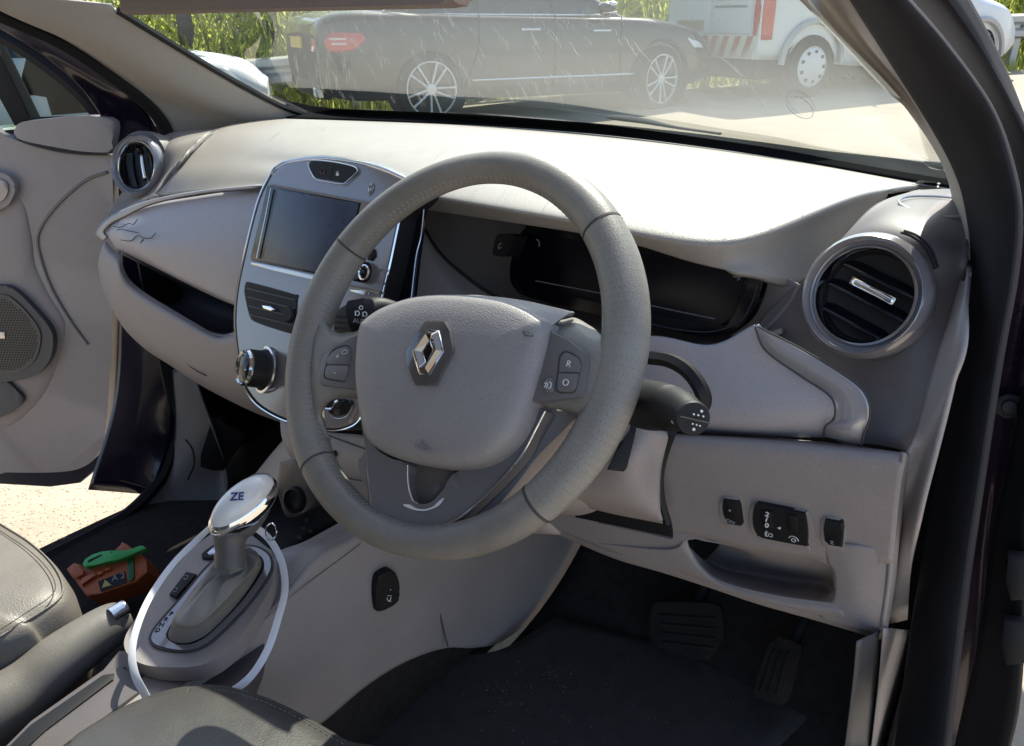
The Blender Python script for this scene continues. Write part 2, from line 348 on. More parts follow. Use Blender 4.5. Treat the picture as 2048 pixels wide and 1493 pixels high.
mb=slab('mode_button',Q5([(492,312),(520,302),(580,310),(582,330),(550,405),(530,420),(480,412),(474,395)]),Frame((.2,.27,.97),(-.05,-1,.2)),-.01,.016,M['black'],dash,bevel=.0015,n=40)
line('marking',[Frame((.2,.27,.97),(-.05,-1,.2)).px(a,b,.0165) for a,b in Q5([(520,350),(506,360),(506,378),(520,370)])],.0006,M['markdim'],mb)
line('recess_seam',[P(a,b,'y',y) for a,b,y in [(847,455,.26),(875,500,.25),(915,540,.235),(985,590,.215),(1080,620,.205)]],.0022,M['black'],dash)
# curved light panel between centre stack and cluster
patch('column_side_panel',[row('y',.262,[(815,420),(848,455),(880,503),(920,545),(990,592),(1100,622)]),row('y',.23,[(810,520),(840,545),(880,570),(930,600),(1000,640),(1110,670)]),row('y',.19,[(800,660),(840,680),(900,700),(960,710),(1040,720),(1120,730)]),row('y',.17,[(800,820),(840,820),(900,820),(960,820),(1040,820),(1120,830)])],M['light'],dash,nu=30,nv=24)
# driver side pod (round vent)
Q6=lambda l:[(1300+a/2.488,350+b/2.488)+tuple(c) for a,b,*c in l]
podr=[row('z',1.045,[(1830,381,1.042),(1865,379,1.04),(1895,378,1.036),(1925,380,1.032)]),
      row('z',1.052,[(1752,409,1.044),(1820,404),(1880,402),(1935,410,1.052)]),
      row(VR,-.01,[(1683,477,-.028),(1740,452,-.012),(1850,460,.0),(1935,500,-.02)]),
      row(VR,-.01,[(1595,567,-.004),(1690,560,-.004),(1820,580,-.0),(1925,600,-.03)]),
      row(VR,-.004,[(1510,656,-.008),(1640,690,-.004),(1800,720,.002),(1902,740,-.01)]),
      row(VR,0,[(1545,720,.004),(1680,770,.004),(1790,800,.004),(1862,830,-.002)]),
      row(VR,0,[(1650,860,.006),(1720,850,.006),(1780,870,.006),(1832,880,-.002)]),
      row(VR,0,[(1700,895,.004),(1730,888,.004),(1780,895,.002),(1815,905,-.006)])]
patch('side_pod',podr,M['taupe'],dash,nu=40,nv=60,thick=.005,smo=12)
def vent(fr,c,R,k,par,handle_ang,lab=None):
    o=thing_part('air_vent',par); n=fr.n; cc=c
    lathe('outer_ring',cc,n,[(R*1.0,-.012),(R*1.02,.004),(R*.99,.009),(R*.93,.013),(R*.885,.010),(R*.87,.004),(R*.80,.001),(R*.765,-.002),(R*.765,-.02)],M['lacq'],o,sx=1)
    lathe('chrome_ring',cc,n,[(R*.80,-.004),(R*.80,.0045),(R*.765,.0065),(R*.735,.003),(R*.725,-.018),(R*.745,-.02)],M['chrome'],o)
    lathe('air_duct',cc,n,[(R*.74,-.002),(R*.70,-.012),(R*.5,-.0145),(0.0,-.015)],M['black'],o)
    ca,sa=math.cos(handle_ang),math.sin(handle_ang); u=fr.u*ca+fr.v*sa; v=-fr.u*sa+fr.v*ca
    for kk,off in enumerate((-.42,-.02,.36)):
        hw=R*.72*math.sqrt(1-off*off*.95)
        rws=[[cc+u*(t*hw)+v*(R*off-.004*s)+n*(-.006+.005*s-.004*t*t) for t in (-1,-.5,0,.5,1)] for s in (-1,0,1)]
        patch('slat',rws,M['gloss'],o,nu=16,nv=5,thick=.0015)
    rws=[[cc+u*(R*t)+v*(R*.12+s*.0032)+n*(-.001-.003*abs(t)) for t in (-.36,-.1,.2,.42)] for s in (-1,1)]
    patch('chrome_tab',rws,M['chrome'],o,nu=10,nv=3,thick=.004)
    return o
def thing_part(name,par):
    o=bpy.data.objects.new(name,None); COL.objects.link(o); o.parent=par; o.empty_display_size=.02; return o
vent(VR,VR.px(1731,593,.018),.0545,1,dash,math.radians(-14))
# slots and loudspeaker disc on the pod
for k,(d,w_) in enumerate([(0,.0012),(7,.0012)]):
    pts=[VR.px(a-d*.9,b+d*.5,.010) for a,b in [(1808,462),(1830,470),(1852,487),(1866,508),(1876,535)]]
    line('vent_slot',pts,.0012,M['black'],dash)
line('pod_disc_rim',[P(a,b,'z',1.0525) for a,b in [(1925,402),(1905,396),(1860,393),(1815,394),(1798,402),(1812,415),(1850,428),(1885,434),(1925,434)]],.0013,M['silver'],dash)
# driver knee panels : pale trim, silver strip, lower panel
TR=Frame((.60,.175,.90),(-.12,-1,.10))
tp=[row(TR,0,[(880,610,.02),(1000,640,.0),(1150,690,.0),(1300,672,.0),(1420,690,.0),(1508,650,.0)]),
    row(TR,.008,[(880,690,.02),(1000,710,.004),(1150,740,.004),(1300,750),(1450,750),(1560,725,.004)]),
    row(TR,.014,[(880,780,.02),(1000,790),(1150,800),(1300,800),(1500,800),(1664,795,.008)]),
    row(TR,.014,[(880,820),(1000,828),(1150,830),(1300,830),(1500,838),(1668,830,.008)]),
    row(TR,.004,[(880,840,.01),(1000,848),(1150,848),(1300,848),(1500,860),(1650,856,.0)]),
    row(TR,-.016,[(880,850),(1000,858),(1150,858),(1300,860),(1500,872),(1646,876)])]
patch('trim_panel',tp,M['trim'],dash,nu=60,nv=40)
ss=[row(TR,.006,[(1508,652,.004),(1530,700),(1600,750),(1660,793),(1668,835),(1650,852,.002),(1647,874,-.010)]),
    row(TR,.011,[(1512,653,.008),(1560,700),(1630,745),(1690,785),(1706,830),(1690,860,.010),(1685,883,-.006)]),
    row(TR,.010,[(1520,656,.008),(1600,700),(1690,755),(1728,790),(1738,830),(1726,870,.004),(1722,890,-.010)])]
patch('silver_strip',ss,mat('pale_silver_lacquer',(.50,.49,.53),.22,coat=.9,metal=.35),dash,nu=60,nv=16,thick=.004)
line('panel_seam',[TR.px(a,b,.012) for a,b in [(1510,655),(1532,702),(1602,753),(1662,795),(1669,835)]]+[TR.px(1651,853,.008),TR.px(1647,876,-.006)],.0010,M['seam'],dash,n=60)
line('panel_seam',[TR.px(a,b,.0135) for a,b in [(1516,654),(1600,697),(1692,753),(1732,790),(1740,830)]]+[TR.px(1728,868,.008),TR.px(1723,892,-.006)],.0010,M['seam'],dash,n=60)
# lower knee panel with pocket
kp=[row(KN,-.03,[(1130,850),(1330,865),(1500,873),(1650,885),(1812,906)]),
    row(KN,.0,[(1140,880),(1325,880),(1500,888),(1650,900),(1812,914)]),
    row(KN,.006,[(1150,940),(1320,960),(1500,970),(1650,975),(1800,985)]),
    row(KN,.004,[(1140,1030),(1372,1068),(1480,1094),(1610,1114),(1668,1122),(1785,1128)]),]
patch('knee_panel',kp,M['light'],dash,nu=50,nv=30)
# lower part around the pocket: built as strips left / right / below of the opening
pk=[(1372,1075),(1380,1100),(1405,1135),(1450,1165),(1550,1190),(1640,1203),(1664,1200)]
pkt=[(1372,1073),(1420,1085),(1480,1090),(1560,1100),(1610,1110),(1655,1128),(1668,1150)]
KB=[(1180,1095),(1260,1120),(1330,1140),(1420,1170),(1520,1202),(1640,1235),(1768,1272)]
patch('lower_panel',[row(KN,.004,pk[:-1]+[(1668,1206)]),row(KN,.008,[(1330,1100),(1370,1130),(1410,1155),(1460,1180),(1560,1208),(1640,1220),(1685,1228)]),row(KN,.002,[(1160,1082),(1240,1112),(1330,1138),(1420,1168),(1520,1200),(1640,1234),(1700,1252)])],M['light'],dash,nu=50,nv=16)
patch('lower_panel_edge',[row(KN,.003,[(1030,1025),(1160,1082),(1240,1112),(1330,1138),(1420,1168),(1520,1200),(1640,1234),(1766,1272)]),row(KN,-.006,[(1030,1031),(1158,1088),(1236,1120),(1326,1146),(1416,1175),(1514,1208),(1634,1242),(1760,1280)]),row(KN,-.05,[(1030,1031),(1158,1088),(1236,1118),(1326,1144),(1416,1173),(1514,1206),(1634,1240),(1755,1276)])],M['light'],dash,nu=50,nv=8)
patch('lower_panel_right',[row(KN,.004,[(1640,1085),(1655,1125),(1668,1150),(1666,1200),(1640,1222),(1640,1236)]),row(KN,.007,[(1700,1090),(1705,1130),(1712,1160),(1712,1200),(1705,1235),(1700,1254)]),row(KN,.002,[(1786,1100),(1783,1130),(1780,1160),(1778,1200),(1772,1240),(1766,1274)])],M['light'],dash,nu=30,nv=14)
patch('lower_panel_left',[row(KN,.0035,[(1030,985),(1250,1040),(1372,1062),(1450,1076)]),row(KN,.005,[(1035,1005),(1250,1070),(1340,1085),(1374,1082)]),row(KN,.003,[(1040,1035),(1250,1112),(1330,1130),(1384,1110)])],M['light'],dash,nu=24,nv=12)
patch('pocket',[row(KN,.002,pkt),row(KN,-.03,[(1440,1078),(1480,1098),(1520,1120),(1580,1135),(1625,1140),(1650,1145),(1668,1160)]),row(KN,-.06,[(1410,1120),(1460,1140),(1520,1150),(1580,1160),(1630,1165),(1650,1170),(1668,1180)]),row(KN,-.005,[(1376,1090),(1405,1138),(1450,1166),(1540,1190),(1600,1199),(1640,1204),(1667,1204)])],M['light'],dash,nu=40,nv=24)
patch('panel_end_roll',[row(KN,.004,[(1812,906),(1800,985),(1786,1100),(1780,1170),(1766,1273)]),row(KN,-.012,[(1822,912),(1810,990),(1797,1100),(1790,1170),(1772,1276)]),row(KN,-.06,[(1822,914),(1810,992),(1797,1102),(1790,1172),(1772,1277)])],M['light'],dash,nu=30,nv=10)
# slot under the column
slab('lower_slot',[(1148,1010),(1200,1015),(1342,1048),(1345,1076),(1205,1046),(1150,1036)],KN,.0,.0065,M['black'],dash,bevel=.001)
line('slot_lip',[KN.px(a,b,.007) for a,b in [(1198,1050),(1212,1050),(1345,1080)]],.0012,M['light'],dash)
# switches in the knee panel
Q7=lambda l:[(1420+a/6.827,980+b/6.827) for a,b in l]
def sw(name,out,h=.011,m=M['black'],n=0): return slab(name,out,KN,.0,h,m,dash,bevel=.0012,n=n)
for o_ in ([(150,120),(390,150),(440,500),(420,530),(230,510),(150,400)],[(1545,390),(1800,440),(1830,800),(1800,830),(1560,790),(1520,600)]):
    slab('switch_bezel',Q7(o_),KN,.0,.0078,M['light'],dash,bevel=.001,n=36)
slab('switch_bezel',Q7([(600,185),(700,190),(1250,290),(1380,360),(1430,600),(1380,790),(1300,790),(700,680),(580,600),(540,400),(555,250)]),KN,.0,.0085,M['light'],dash,bevel=.003,n=60)
s1=sw('switch',Q7([(175,138),(375,170),(400,230),(432,490),(410,500),(230,470),(185,350),(165,250)]))
lathe('indicator_dot',KN.px(*Q7([(270,282)])[0],.011),KN.n,[(.0012,0),(.001,.0006),(0,.0008)],M['markdim'],s1,m=12)
text('marking','OFF',KN,*Q7([(280,440)])[0],.0055,M['markdim'],s1,h=.0112,rot=-.1)
s2=slab('dimmer_panel',Q7([(620,215),(690,212),(1230,325),(1290,365),(1325,600),(1318,750),(1280,768),(740,665),(650,620),(592,500),(588,330)]),KN,.004,.0125,M['black'],dash,bevel=.0015,n=60)
slab('dimmer_wheel',Q7([(700,300),(840,310),(850,540),(715,520)]),KN,.010,.0150,M['black'],s2,bevel=.001)
slab('dimmer_wheel',Q7([(1060,350),(1190,375),(1195,590),(1065,560)]),KN,.010,.0150,M['black'],s2,bevel=.001)
for s_,q in (('2',(780,340)),('1',(770,412)),('0',(775,490))): text('marking',s_,KN,*Q7([q])[0],.0075,M['mark'],s2,h=.0152,rot=-.15,bold=.0002)
slab('pointer',Q7([(915,522),(965,508),(960,545)]),KN,.012,.0130,M['mark'],s2,bevel=0)
def circ(fr,px,py,r,h,t0=0,t1=6.283,n=14): 
    c=fr.px(px,py,h); return [c+fr.u*math.cos(t0+(t1-t0)*i/(n-1))*r+fr.v*math.sin(t0+(t1-t0)*i/(n-1))*r for i in range(n)]
q=Q7([(825,620)])[0]; line('marking',circ(KN,*q,.0020,.0128),.00035,M['mark'],s2); line('marking',circ(KN,*q,.0040,.0128,2.3,4.0),.00035,M['mark'],s2); line('marking',circ(KN,*q,.0052,.0128,2.4,3.9),.00035,M['mark'],s2)
q=Q7([(1140,690)])[0]; line('marking',circ(KN,*q,.0019,.0128),.0004,M['mark'],s2); line('marking',circ(KN,*q,.0046,.0128,.2,2.95),.0004,M['mark'],s2)
s3=sw('switch',Q7([(1570,412),(1800,455),(1815,600),(1800,790),(1620,760),(1560,700),(1550,550)]))
line('marking',[KN.px(*Q7([p])[0],.0112) for p in [(1640,700),(1680,710),(1650,730),(1690,745)]],.0004,M['markdim'],s3)
# dash end panel against the door pillar
patch('end_cap',[row('x',.722,[(1935,520,.70),(1930,600,.712),(1925,690,.722),(1900,780),(1868,900),(1840,1010),(1825,1100),(1815,1240)]),
                 row('x',.715,[(1930,560,.705),(1915,640,.712),(1895,740,.716),(1860,850,.714),(1838,930,.712),(1815,1030,.712),(1800,1120,.712),(1790,1246,.712)]),
                 row('x',.705,[(1920,560,.700),(1895,640,.702),(1862,750,.704),(1832,860,.704),(1815,920,.704),(1800,1030,.704),(1786,1130,.704),(1770,1250,.704)])],M['light'],dash,nu=40,nv=12)
# ---- passenger side
GL=Frame((-.35,.16,.88),(.06,-1,.25))
podl=[row('z',1.035,[(600,236,1.028),(520,240),(430,258),(360,262),(320,275,1.03),(300,290,'y',.30)]),
      row('z',1.03,[(500,246),(440,262),(400,275,1.03),(340,290,1.025),(312,310,'y',.27),(290,330,'y',.26)]),
      row('y',.25,[(425,265,'z',1.035),(400,285,'z',1.026),(365,320),(325,350),(290,380,.235),(240,390,.235)]),
      row('y',.22,[(380,305,'z',1.015),(350,340,.235),(325,370,.225),(290,395),(235,415,.21),(205,440,.20)]),
      row('y',.20,[(330,384,.21),(300,400),(270,412),(235,430,.19),(205,448,.18),(188,470,.17)]),
      row('y',.18,[(310,392,.205),(280,404,.20),(250,416,.19),(225,432,.18),(205,455,.17),(205,480,.16)])]
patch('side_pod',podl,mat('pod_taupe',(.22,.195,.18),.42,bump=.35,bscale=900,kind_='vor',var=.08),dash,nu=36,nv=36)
vent(VL,VL.px(277,333,.012),.0535,1,dash,math.radians(-75))
lathe('vent_collar',VL.px(284,332,.0),VL.n,[(.062,-.05),(.0625,-.012),(.060,.004),(.052,.006)],M['taupe'],dash)
GP=[row(GL,.0,[(212,462,-.0),(235,436,.0),(300,410,.0),(400,392,.0),(460,384),(520,380)]),
    row(GL,.018,[(214,470,.006),(245,462),(320,455),(400,450),(460,450),(520,450)]),
    row(GL,.024,[(222,482,.006),(270,492),(330,500),(400,510),(450,520),(500,535)]),
    row(GL,.012,[(230,494,.0),(290,520),(340,545),(400,572),(450,595),(490,612)]),
    row(GL,-.012,[(236,500,-.006),(290,526),(340,550),(400,578),(450,600),(490,618)])]
patch('trim_panel',GP,M['trim'],dash,nu=50,nv=36)
patch('silver_strip',[row(GL,.004,[(204,482,.0),(192,466,.0),(205,444,.0),(235,424),(300,400),(400,381),(520,369)]),row(GL,.010,[(208,480,.004),(198,464,.006),(211,445,.008),(240,427,.009),(301,402,.009),(401,383,.009),(520,371,.009)]),row(GL,.008,[(214,474,.004),(207,463,.006),(222,447,.007),(250,433),(304,408),(402,388),(520,377)])],mat('grey_satin_strip',(.34,.34,.37),.35,metal=.3),dash,nu=60,nv=12,thick=.003)
line('panel_seam',[GL.px(a,b,.0095) for a,b in [(215,476),(208,463),(223,448),(251,434),(305,409),(402,389),(520,378)]],.0009,M['seam'],dash,n=50)
Q8=lambda l:[(a/2.489,400+b/2.489) for a,b in l]
for l in ([(565,133),(600,137),(640,118),(665,122),(685,95)],[(582,152),(605,148),(690,165)],[(600,200),(650,205),(680,180),(700,182),(712,190)],[(712,190),(750,190),(775,165)],[(700,215),(712,195)]):
    line('circuit_line',[GL.px(a,b,.0255) for a,b in Q8(l)],.0007,M['seam'],dash)
vs_=[];fs=[]
for k in range(70):
    a_,b_=random.uniform(260,480),random.uniform(400,560)
    if b_>400+(a_-230)*.75: continue
    c=GL.px(a_,b_,.0262); r_=random.uniform(.0003,.0008); k0=len(vs_)
    vs_+=[c+(GL.u*math.cos(q*1.257)+GL.v*math.sin(q*1.257))*r_ for q in range(5)]; fs.append(tuple(range(k0,k0+5)))
ds_=mesh_obj('dust',vs_,fs,M['mark'],dash,False); ds_['kind']='stuff'
OP=Q8([(612,262),(620,300),(650,370),(700,420),(850,520),(1050,650),(1090,672),(1130,668),(1175,650),(1175,505),(1000,440),(800,340)])
GB=Frame((-.30,.17,.78),(.05,-1,-.1))
patch('shelf_liner',[row('y',.16,[(240,500),(330,545),(430,595),(480,615)]),row('y',.34,[(250,520),(330,560),(430,600),(490,620)]),row('y',.30,[(250,560),(330,610),(420,650),(490,670)]),row('y',.13,[(262,575),(330,620),(420,665),(490,672)])],mat('shelf_grey',(.16,.145,.15),.55,var=.1),dash,nu=24,nv=20)
glv=[row('y',.135,[(209,484,.15),(228,500,.15),(243,512,.145),(247,535),(262,562),(300,592),(380,640),(430,668),(455,668),(490,655)]),
     row('y',.120,[(203,497,.145),(215,512,.135),(232,532,.125),(240,556),(258,582),(296,612),(370,655),(425,684),(455,690),(490,688)]),
     row('y',.125,[(197,520,.15),(203,545,.14),(212,575,.135),(232,612),(262,650),(300,680),(370,722),(430,750),(470,765),(500,770)]),
     row('y',.16,[(196,530,.17),(205,570,.17),(218,605,.17),(245,650),(285,690),(330,720),(390,760),(450,792),(510,822),(590,850)]),
     row('y',.24,[(200,560,.22),(210,590,.22),(226,622,.22),(252,662),(292,700),(338,730),(396,768),(455,800),(515,828),(590,856)])]
patch('glovebox',glv,M['light'],dash,nu=60,nv=36)
line('lid_seam',[P(a,b,'y',.128) for a,b in [(358,702),(370,722),(390,740),(412,752)]],.0012,M['seam'],dash)
line('lid_seam',[P(a,b,'y',.130) for a,b in [(395,716),(415,732),(430,752)]],.0012,M['seam'],dash)
# ---- centre stack
stk=thing_part('centre_stack',dash)
so_=[(540,350),(553,332),(580,321),(640,314),(700,320),(760,334),(820,362),(842,382),(806,420),(797,450),(780,530),(761,610),(745,690),(728,790),(722,835),(700,855),(660,862),(600,850),(560,838),(520,815),(497,790),(484,760),(474,700),(469,640),(474,580),(484,530),(500,460),(518,395)]
slab('stack_body',so_,STK,-.032,.0,M['black'],stk,bevel=.003,n=110)
slab('face_plate',[(544,352),(556,337),(583,326),(640,319),(700,325),(758,339),(812,364),(826,384),(800,425),(792,450),(775,530),(756,610),(741,690),(724,785),(718,830),(698,850),(660,857),(602,845),(563,833),(523,810),(501,785),(488,757),(478,700),(473,640),(478,580),(488,530),(504,460),(522,397)],STK,-.002,.004,M['lacq'],stk,bevel=.0015,n=110)
line('chrome_edge',[STK.px(a,b,.002) for a,b in so_],.0013,M['chrome'],stk,n=160,closed=True)
patch('silver_hood',[row(STK,.005,[(542,348),(556,334),(582,322),(640,315),(700,320),(760,334),(822,362),(846,386)]),row(STK,-.012,[(540,344),(555,330),(582,318),(640,311),(700,316),(762,329),(826,357),(851,383)]),row(STK,-.03,[(541,344),(556,330),(583,318),(641,310),(701,315),(763,328),(828,356),(853,384)])],M['silver'],stk,nu=50,nv=8)
slab('side_cheek',[(840,384),(851,390),(848,415),(842,470),(836,510),(826,600),(780,640),(772,600),(800,470),(815,400)],STK,-.034,-.028,M['gloss'],stk,bevel=.002)
line('chrome_edge',[STK.px(a,b,-.027) for a,b in [(850,390),(848,415),(842,472),(832,515),(822,600)]],.001,M['silver'],stk)
QS=lambda l:[(460+a/5.741,300+b/5.741) for a,b in l]
bz=slab('screen_surround',QS([(450,400),(490,395),(1560,590),(1620,600),(1480,1000),(1290,1500),(960,1430),(240,1270),(235,1220),(340,800)]),STK,.002,.0062,M['brown'],stk,bevel=.0008)
slab('screen_well',QS([(425,410),(1500,608),(1300,1490),(240,1262)]),STK,.004,.0068,M['gloss'],stk,bevel=.0005)
slab('screen',QS([(545,455),(1475,615),(1270,1470),(375,1275)]),STK,.006,.0078,M['screen'],stk,bevel=.0005)
line('chrome_bar',[STK.px(a,b,.0085) for a,b in QS([(470,440),(400,800),(305,1245)])],.0007,M['silver'],stk)
slab('chrome_bar',QS([(232,1285),(400,1318),(700,1385),(1000,1450),(1700,1620),(1700,1650),(960,1492),(500,1385),(240,1318)]),STK,.004,.0095,M['silver'],stk,bevel=.0012)
slab('chrome_bar',[(700,578),(730,582),(737,584),(736,590),(728,590),(700,584)],STK,.004,.0085,M['silver'],stk,bevel=.0008)
bp=slab('button_panel',QS([(920,140),(960,128),(1180,150),(1400,195),(1450,225),(1445,260),(1320,350),(1250,365),(1100,340),(980,315),(930,250),(905,190)]),STK,.003,.0068,M['black'],stk,bevel=.001,n=60)
line('chrome_edge',[STK.px(a,b,.0068) for a,b in QS([(900,150),(905,200),(940,280),(985,335),(1100,365),(1290,392),(1330,370),(1450,265),(1460,225),(1400,185),(1180,138),(960,118)])],.0007,M['silver'],stk,n=70,closed=True)
line('button_gap',[STK.px(a,b,.0070) for a,b in QS([(1180,160),(1140,345)])],.0004,M['seam'],bp)
slab('marking',QS([(1218,265),(1248,268),(1244,300),(1214,297)]),STK,.0065,.0074,M['mark'],bp,bevel=0)
line('marking',[STK.px(a,b,.0072) for a,b in QS([(1223,265),(1228,252),(1240,252),(1245,266)])],.00035,M['mark'],bp)
line('marking',[STK.px(a,b,.0072) for a,b in QS([(1035,265),(1070,205),(1090,275),(1035,265)])],.0004,M['redm'],bp,n=10)
for l in ([(1600,480),(1595,440),(1625,400),(1640,430),(1625,480),(1600,495)],[(1615,410),(1630,385),(1645,390)],[(1580,490),(1600,520)],[(1625,440),(1610,470)]):
    line('leaf_emblem',[STK.px(a,b,.0055) for a,b in QS(l)],.0008,M['silver'],stk)
# vents in the stack
def stack_vent(out,tab,knobp=None):
    o=slab('air_vent',out,STK,.002,.0055,M['gloss'],stk,bevel=.001,n=0)
    return o
av=slab('air_vent',Q8([(1225,415),(1250,412),(1460,470),(1477,490),(1462,655),(1445,666),(1270,608),(1240,570),(1215,450)]),STK,.0,.0052,M['black'],stk,bevel=.0012,n=50)
for k in range(4):
    a0=(1228+6*k,440+44*k); a1=(1470-3*k,500+42*k)
    p=[STK.px(*Q8([a0])[0],.0058),STK.px(*Q8([((a0[0]+a1[0])/2,(a0[1]+a1[1])/2)])[0],.0062),STK.px(*Q8([a1])[0],.0058)]
    tube('slat',p,.0010,M['grey'],av,n=8,m=6)
slab('chrome_tab',Q8([(1302,525),(1345,530),(1372,548),(1345,552),(1310,540)]),STK,.006,.0085,M['chrome'],av,bevel=.0006)
lathe('thumb_wheel',STK.px(*Q8([(1448,572)])[0],.003),STK.n,[(.010,0),(.010,.004),(.008,.006),(0,.006)],M['black'],av,m=24)
av2=slab('air_vent',[(664,625),(700,605),(770,612),(775,640),(720,662),(668,668)],STK,.0,.0052,M['black'],stk,bevel=.0012)
for k in range(3): tube('slat',[STK.px(668,632+12*k,.006),STK.px(760,640+12*k,.006)],.0011,M['black'],av2,n=4,m=6)
# round knobs
kb=STK.px(515,738,.004)
kn=lathe('climate_knob',STK.px(530,740,.004),(STK.n+V((-.25,0,0))).normalized(),[(.026,0),(.0255,.004),(.024,.006),(.0235,.024),(.022,.026),(0,.026)],M['black'],stk,m=48)
nk=(STK.n+V((-.25,0,0))).normalized(); kc=STK.px(530,740,.004)+nk*.026
lathe('chrome_ring',kc,nk,[(.0225,-.003),(.0235,.001),(.0215,.004),(.0195,.002),(.0195,-.002)],M['chrome'],kn)
lathe('knob_lens',kc,nk,[(.0195,0),(.018,.003),(.012,.0055),(0,.0065)],M['gloss'],kn)
kf=Frame(kc,nk)
for a in range(7): 
    t=a*.9; tube('marking',[kf.at(.012*math.cos(t),.012*math.sin(t),.0055),kf.at(.0155*math.cos(t+.1),.0155*math.sin(t+.1),.0045)],.0007,M['silver'],kn,n=3,m=5)
lathe('knob_base_ring',STK.px(530,740,.004),nk,[(.030,0),(.030,.0025),(.027,.003)],M['silver'],stk)
vk=lathe('volume_knob',STK.px(728,545,.004),STK.n,[(.0125,0),(.0125,.012),(.011,.014),(.0,.014)],M['gloss'],stk,m=36)
lathe('chrome_ring',STK.px(728,545,.018),STK.n,[(.0085,-.001),(.009,.001),(.0075,.002),(.0065,.0005),(.0065,-.001)],M['chrome'],vk,m=36)
slab('button',[(735,500),(748,498),(750,512),(742,522),(734,520)],STK,.003,.0065,M['black'],stk,bevel=.0008)
# lower round recess with key dial seen through the wheel
slab('lower_dial',[(648,812),(655,800),(700,800),(703,812),(690,828),(668,832)],STK,.003,.006,M['gloss'],stk,bevel=.001,n=30)
line('chrome_edge',[STK.px(a,b,.007) for a,b in [(650,815),(668,836),(692,834),(706,812)]],.0007,M['silver'],stk)
line('chrome_edge',[STK.px(a,b,.012) for a,b in [(652,818),(662,818),(670,806),(676,802)]],.0016,M['chrome'],stk)
# lower centre panel below the stack (seen through the wheel)
LC=Frame((.12,.10,.72),(-.1,-1,.25))
patch('lower_centre_panel',[row(LC,0,[(560,840),(640,862),(720,870),(800,880),(1050,900)]),row(LC,.01,[(565,880),(650,905),(740,930),(850,950),(1050,960)]),row(LC,.0,[(590,930),(660,950),(760,990),(900,1020),(1080,1030)]),row(LC,-.03,[(620,970),(700,1000),(800,1040),(900,1060),(1120,1070)])],M['light'],dash,nu=30,nv=20)
slab('slot',[(655,902),(668,902),(672,910),(668,916),(655,912)],LC,.0,.0125,M['black'],dash,bevel=.0006)
line('panel_seam',[LC.px(a,b,.006) for a,b in [(648,868),(690,884),(735,900)]],.0009,M['seam'],dash)
line('panel_seam',[LC.px(a,b,.010) for a,b in [(660,950),(700,958),(740,965)]],.0009,M['seam'],dash)
# ================================================================== STEERING WHEEL
whl=thing('steering_wheel',WC,'taupe leather three spoke steering wheel with a diamond badge on its hub','steering wheel')
RM=.1738
def rimseg(name,t0,t1,m,n,dr=0.0):
    vs_=[];fs=[];m_=28
    for i in range(n):
        t=rad(t0+(t1-t0)*i/(n-1)); rr=t-rad(12)
        side=abs(math.cos(rr)); th=abs(math.sin(rr)); 
        r=.0146+.0050*side**1.4+dr; r2=.0150+.0030*side**2+dr
        c=WC+WH.u*math.cos(t)*RM+WH.v*math.sin(t)*RM; rd=(WH.u*math.cos(t)+WH.v*math.sin(t))
        for k in range(m_):
            p=2*math.pi*k/m_; vs_.append(c+rd*(math.cos(p)*r)+WN*(math.sin(p)*r2))
    for i in range(n-1):
        for k in range(m_): fs.append((i*m_+k,i*m_+(k+1)%m_,(i+1)*m_+(k+1)%m_,(i+1)*m_+k))
    o=mesh_obj(name,vs_,fs,m,whl,sharp=70); fixn(o); return o
SE=[157,49,-35,-124]   # seam angles
rimseg('rim',49,157,M['leather'],70); rimseg('rim',-124,-35,M['leather'],60)
rimseg('grip',-34.6,48.6,M['leather2'],60); rimseg('grip',157.4,235.6,M['leather2'],60)
for a in SE: rimseg('rim_seam',a-.35,a+.35,M['seam'],3,.0004)
# stitching round the inner side of the rim
def stitches(t0,t1,nst,par):
    vs_=[];fs=[]
    for i in range(nst):
        t=rad(t0+(t1-t0)*i/(nst-1)); rr=t-rad(12); r=.0146+.0050*abs(math.cos(rr))**1.4; r2=.0150+.0030*abs(math.cos(rr))**2
        rd=WH.u*math.cos(t)+WH.v*math.sin(t); tg=-WH.u*math.sin(t)+WH.v*math.cos(t)
        for s in (0,1):
            p=math.pi*(.80+.09*s); a=WC+rd*(RM+math.cos(p)*(r+.0002))+WN*(math.sin(p)*(r2+.0002))
            p2=math.pi*(.86+.09*s); b=WC+rd*(RM+math.cos(p2)*(r+.0002))+WN*(math.sin(p2)*(r2+.0002))
            q=tg*(.0005 if s==0 else .0005); b=b+tg*(.0012 if s else -.0012)
            nn=(a-(WC+rd*RM)).normalized()*.0004; k=len(vs_)
            vs_+=[a-q,a+q,b+q,b-q,a-q+nn,a+q+nn,b+q+nn,b-q+nn]
            fs+=[(k+4,k+5,k+6,k+7),(k,k+1,k+5,k+4),(k+1,k+2,k+6,k+5),(k+2,k+3,k+7,k+6),(k+3,k,k+4,k+7)]
    return mesh_obj('stitching',vs_,fs,M['stitchl'],par,False)
stitches(58,150,46,whl); stitches(166,182,9,whl); stitches(200,296,50,whl)
stitches(-30,-10,12,whl)
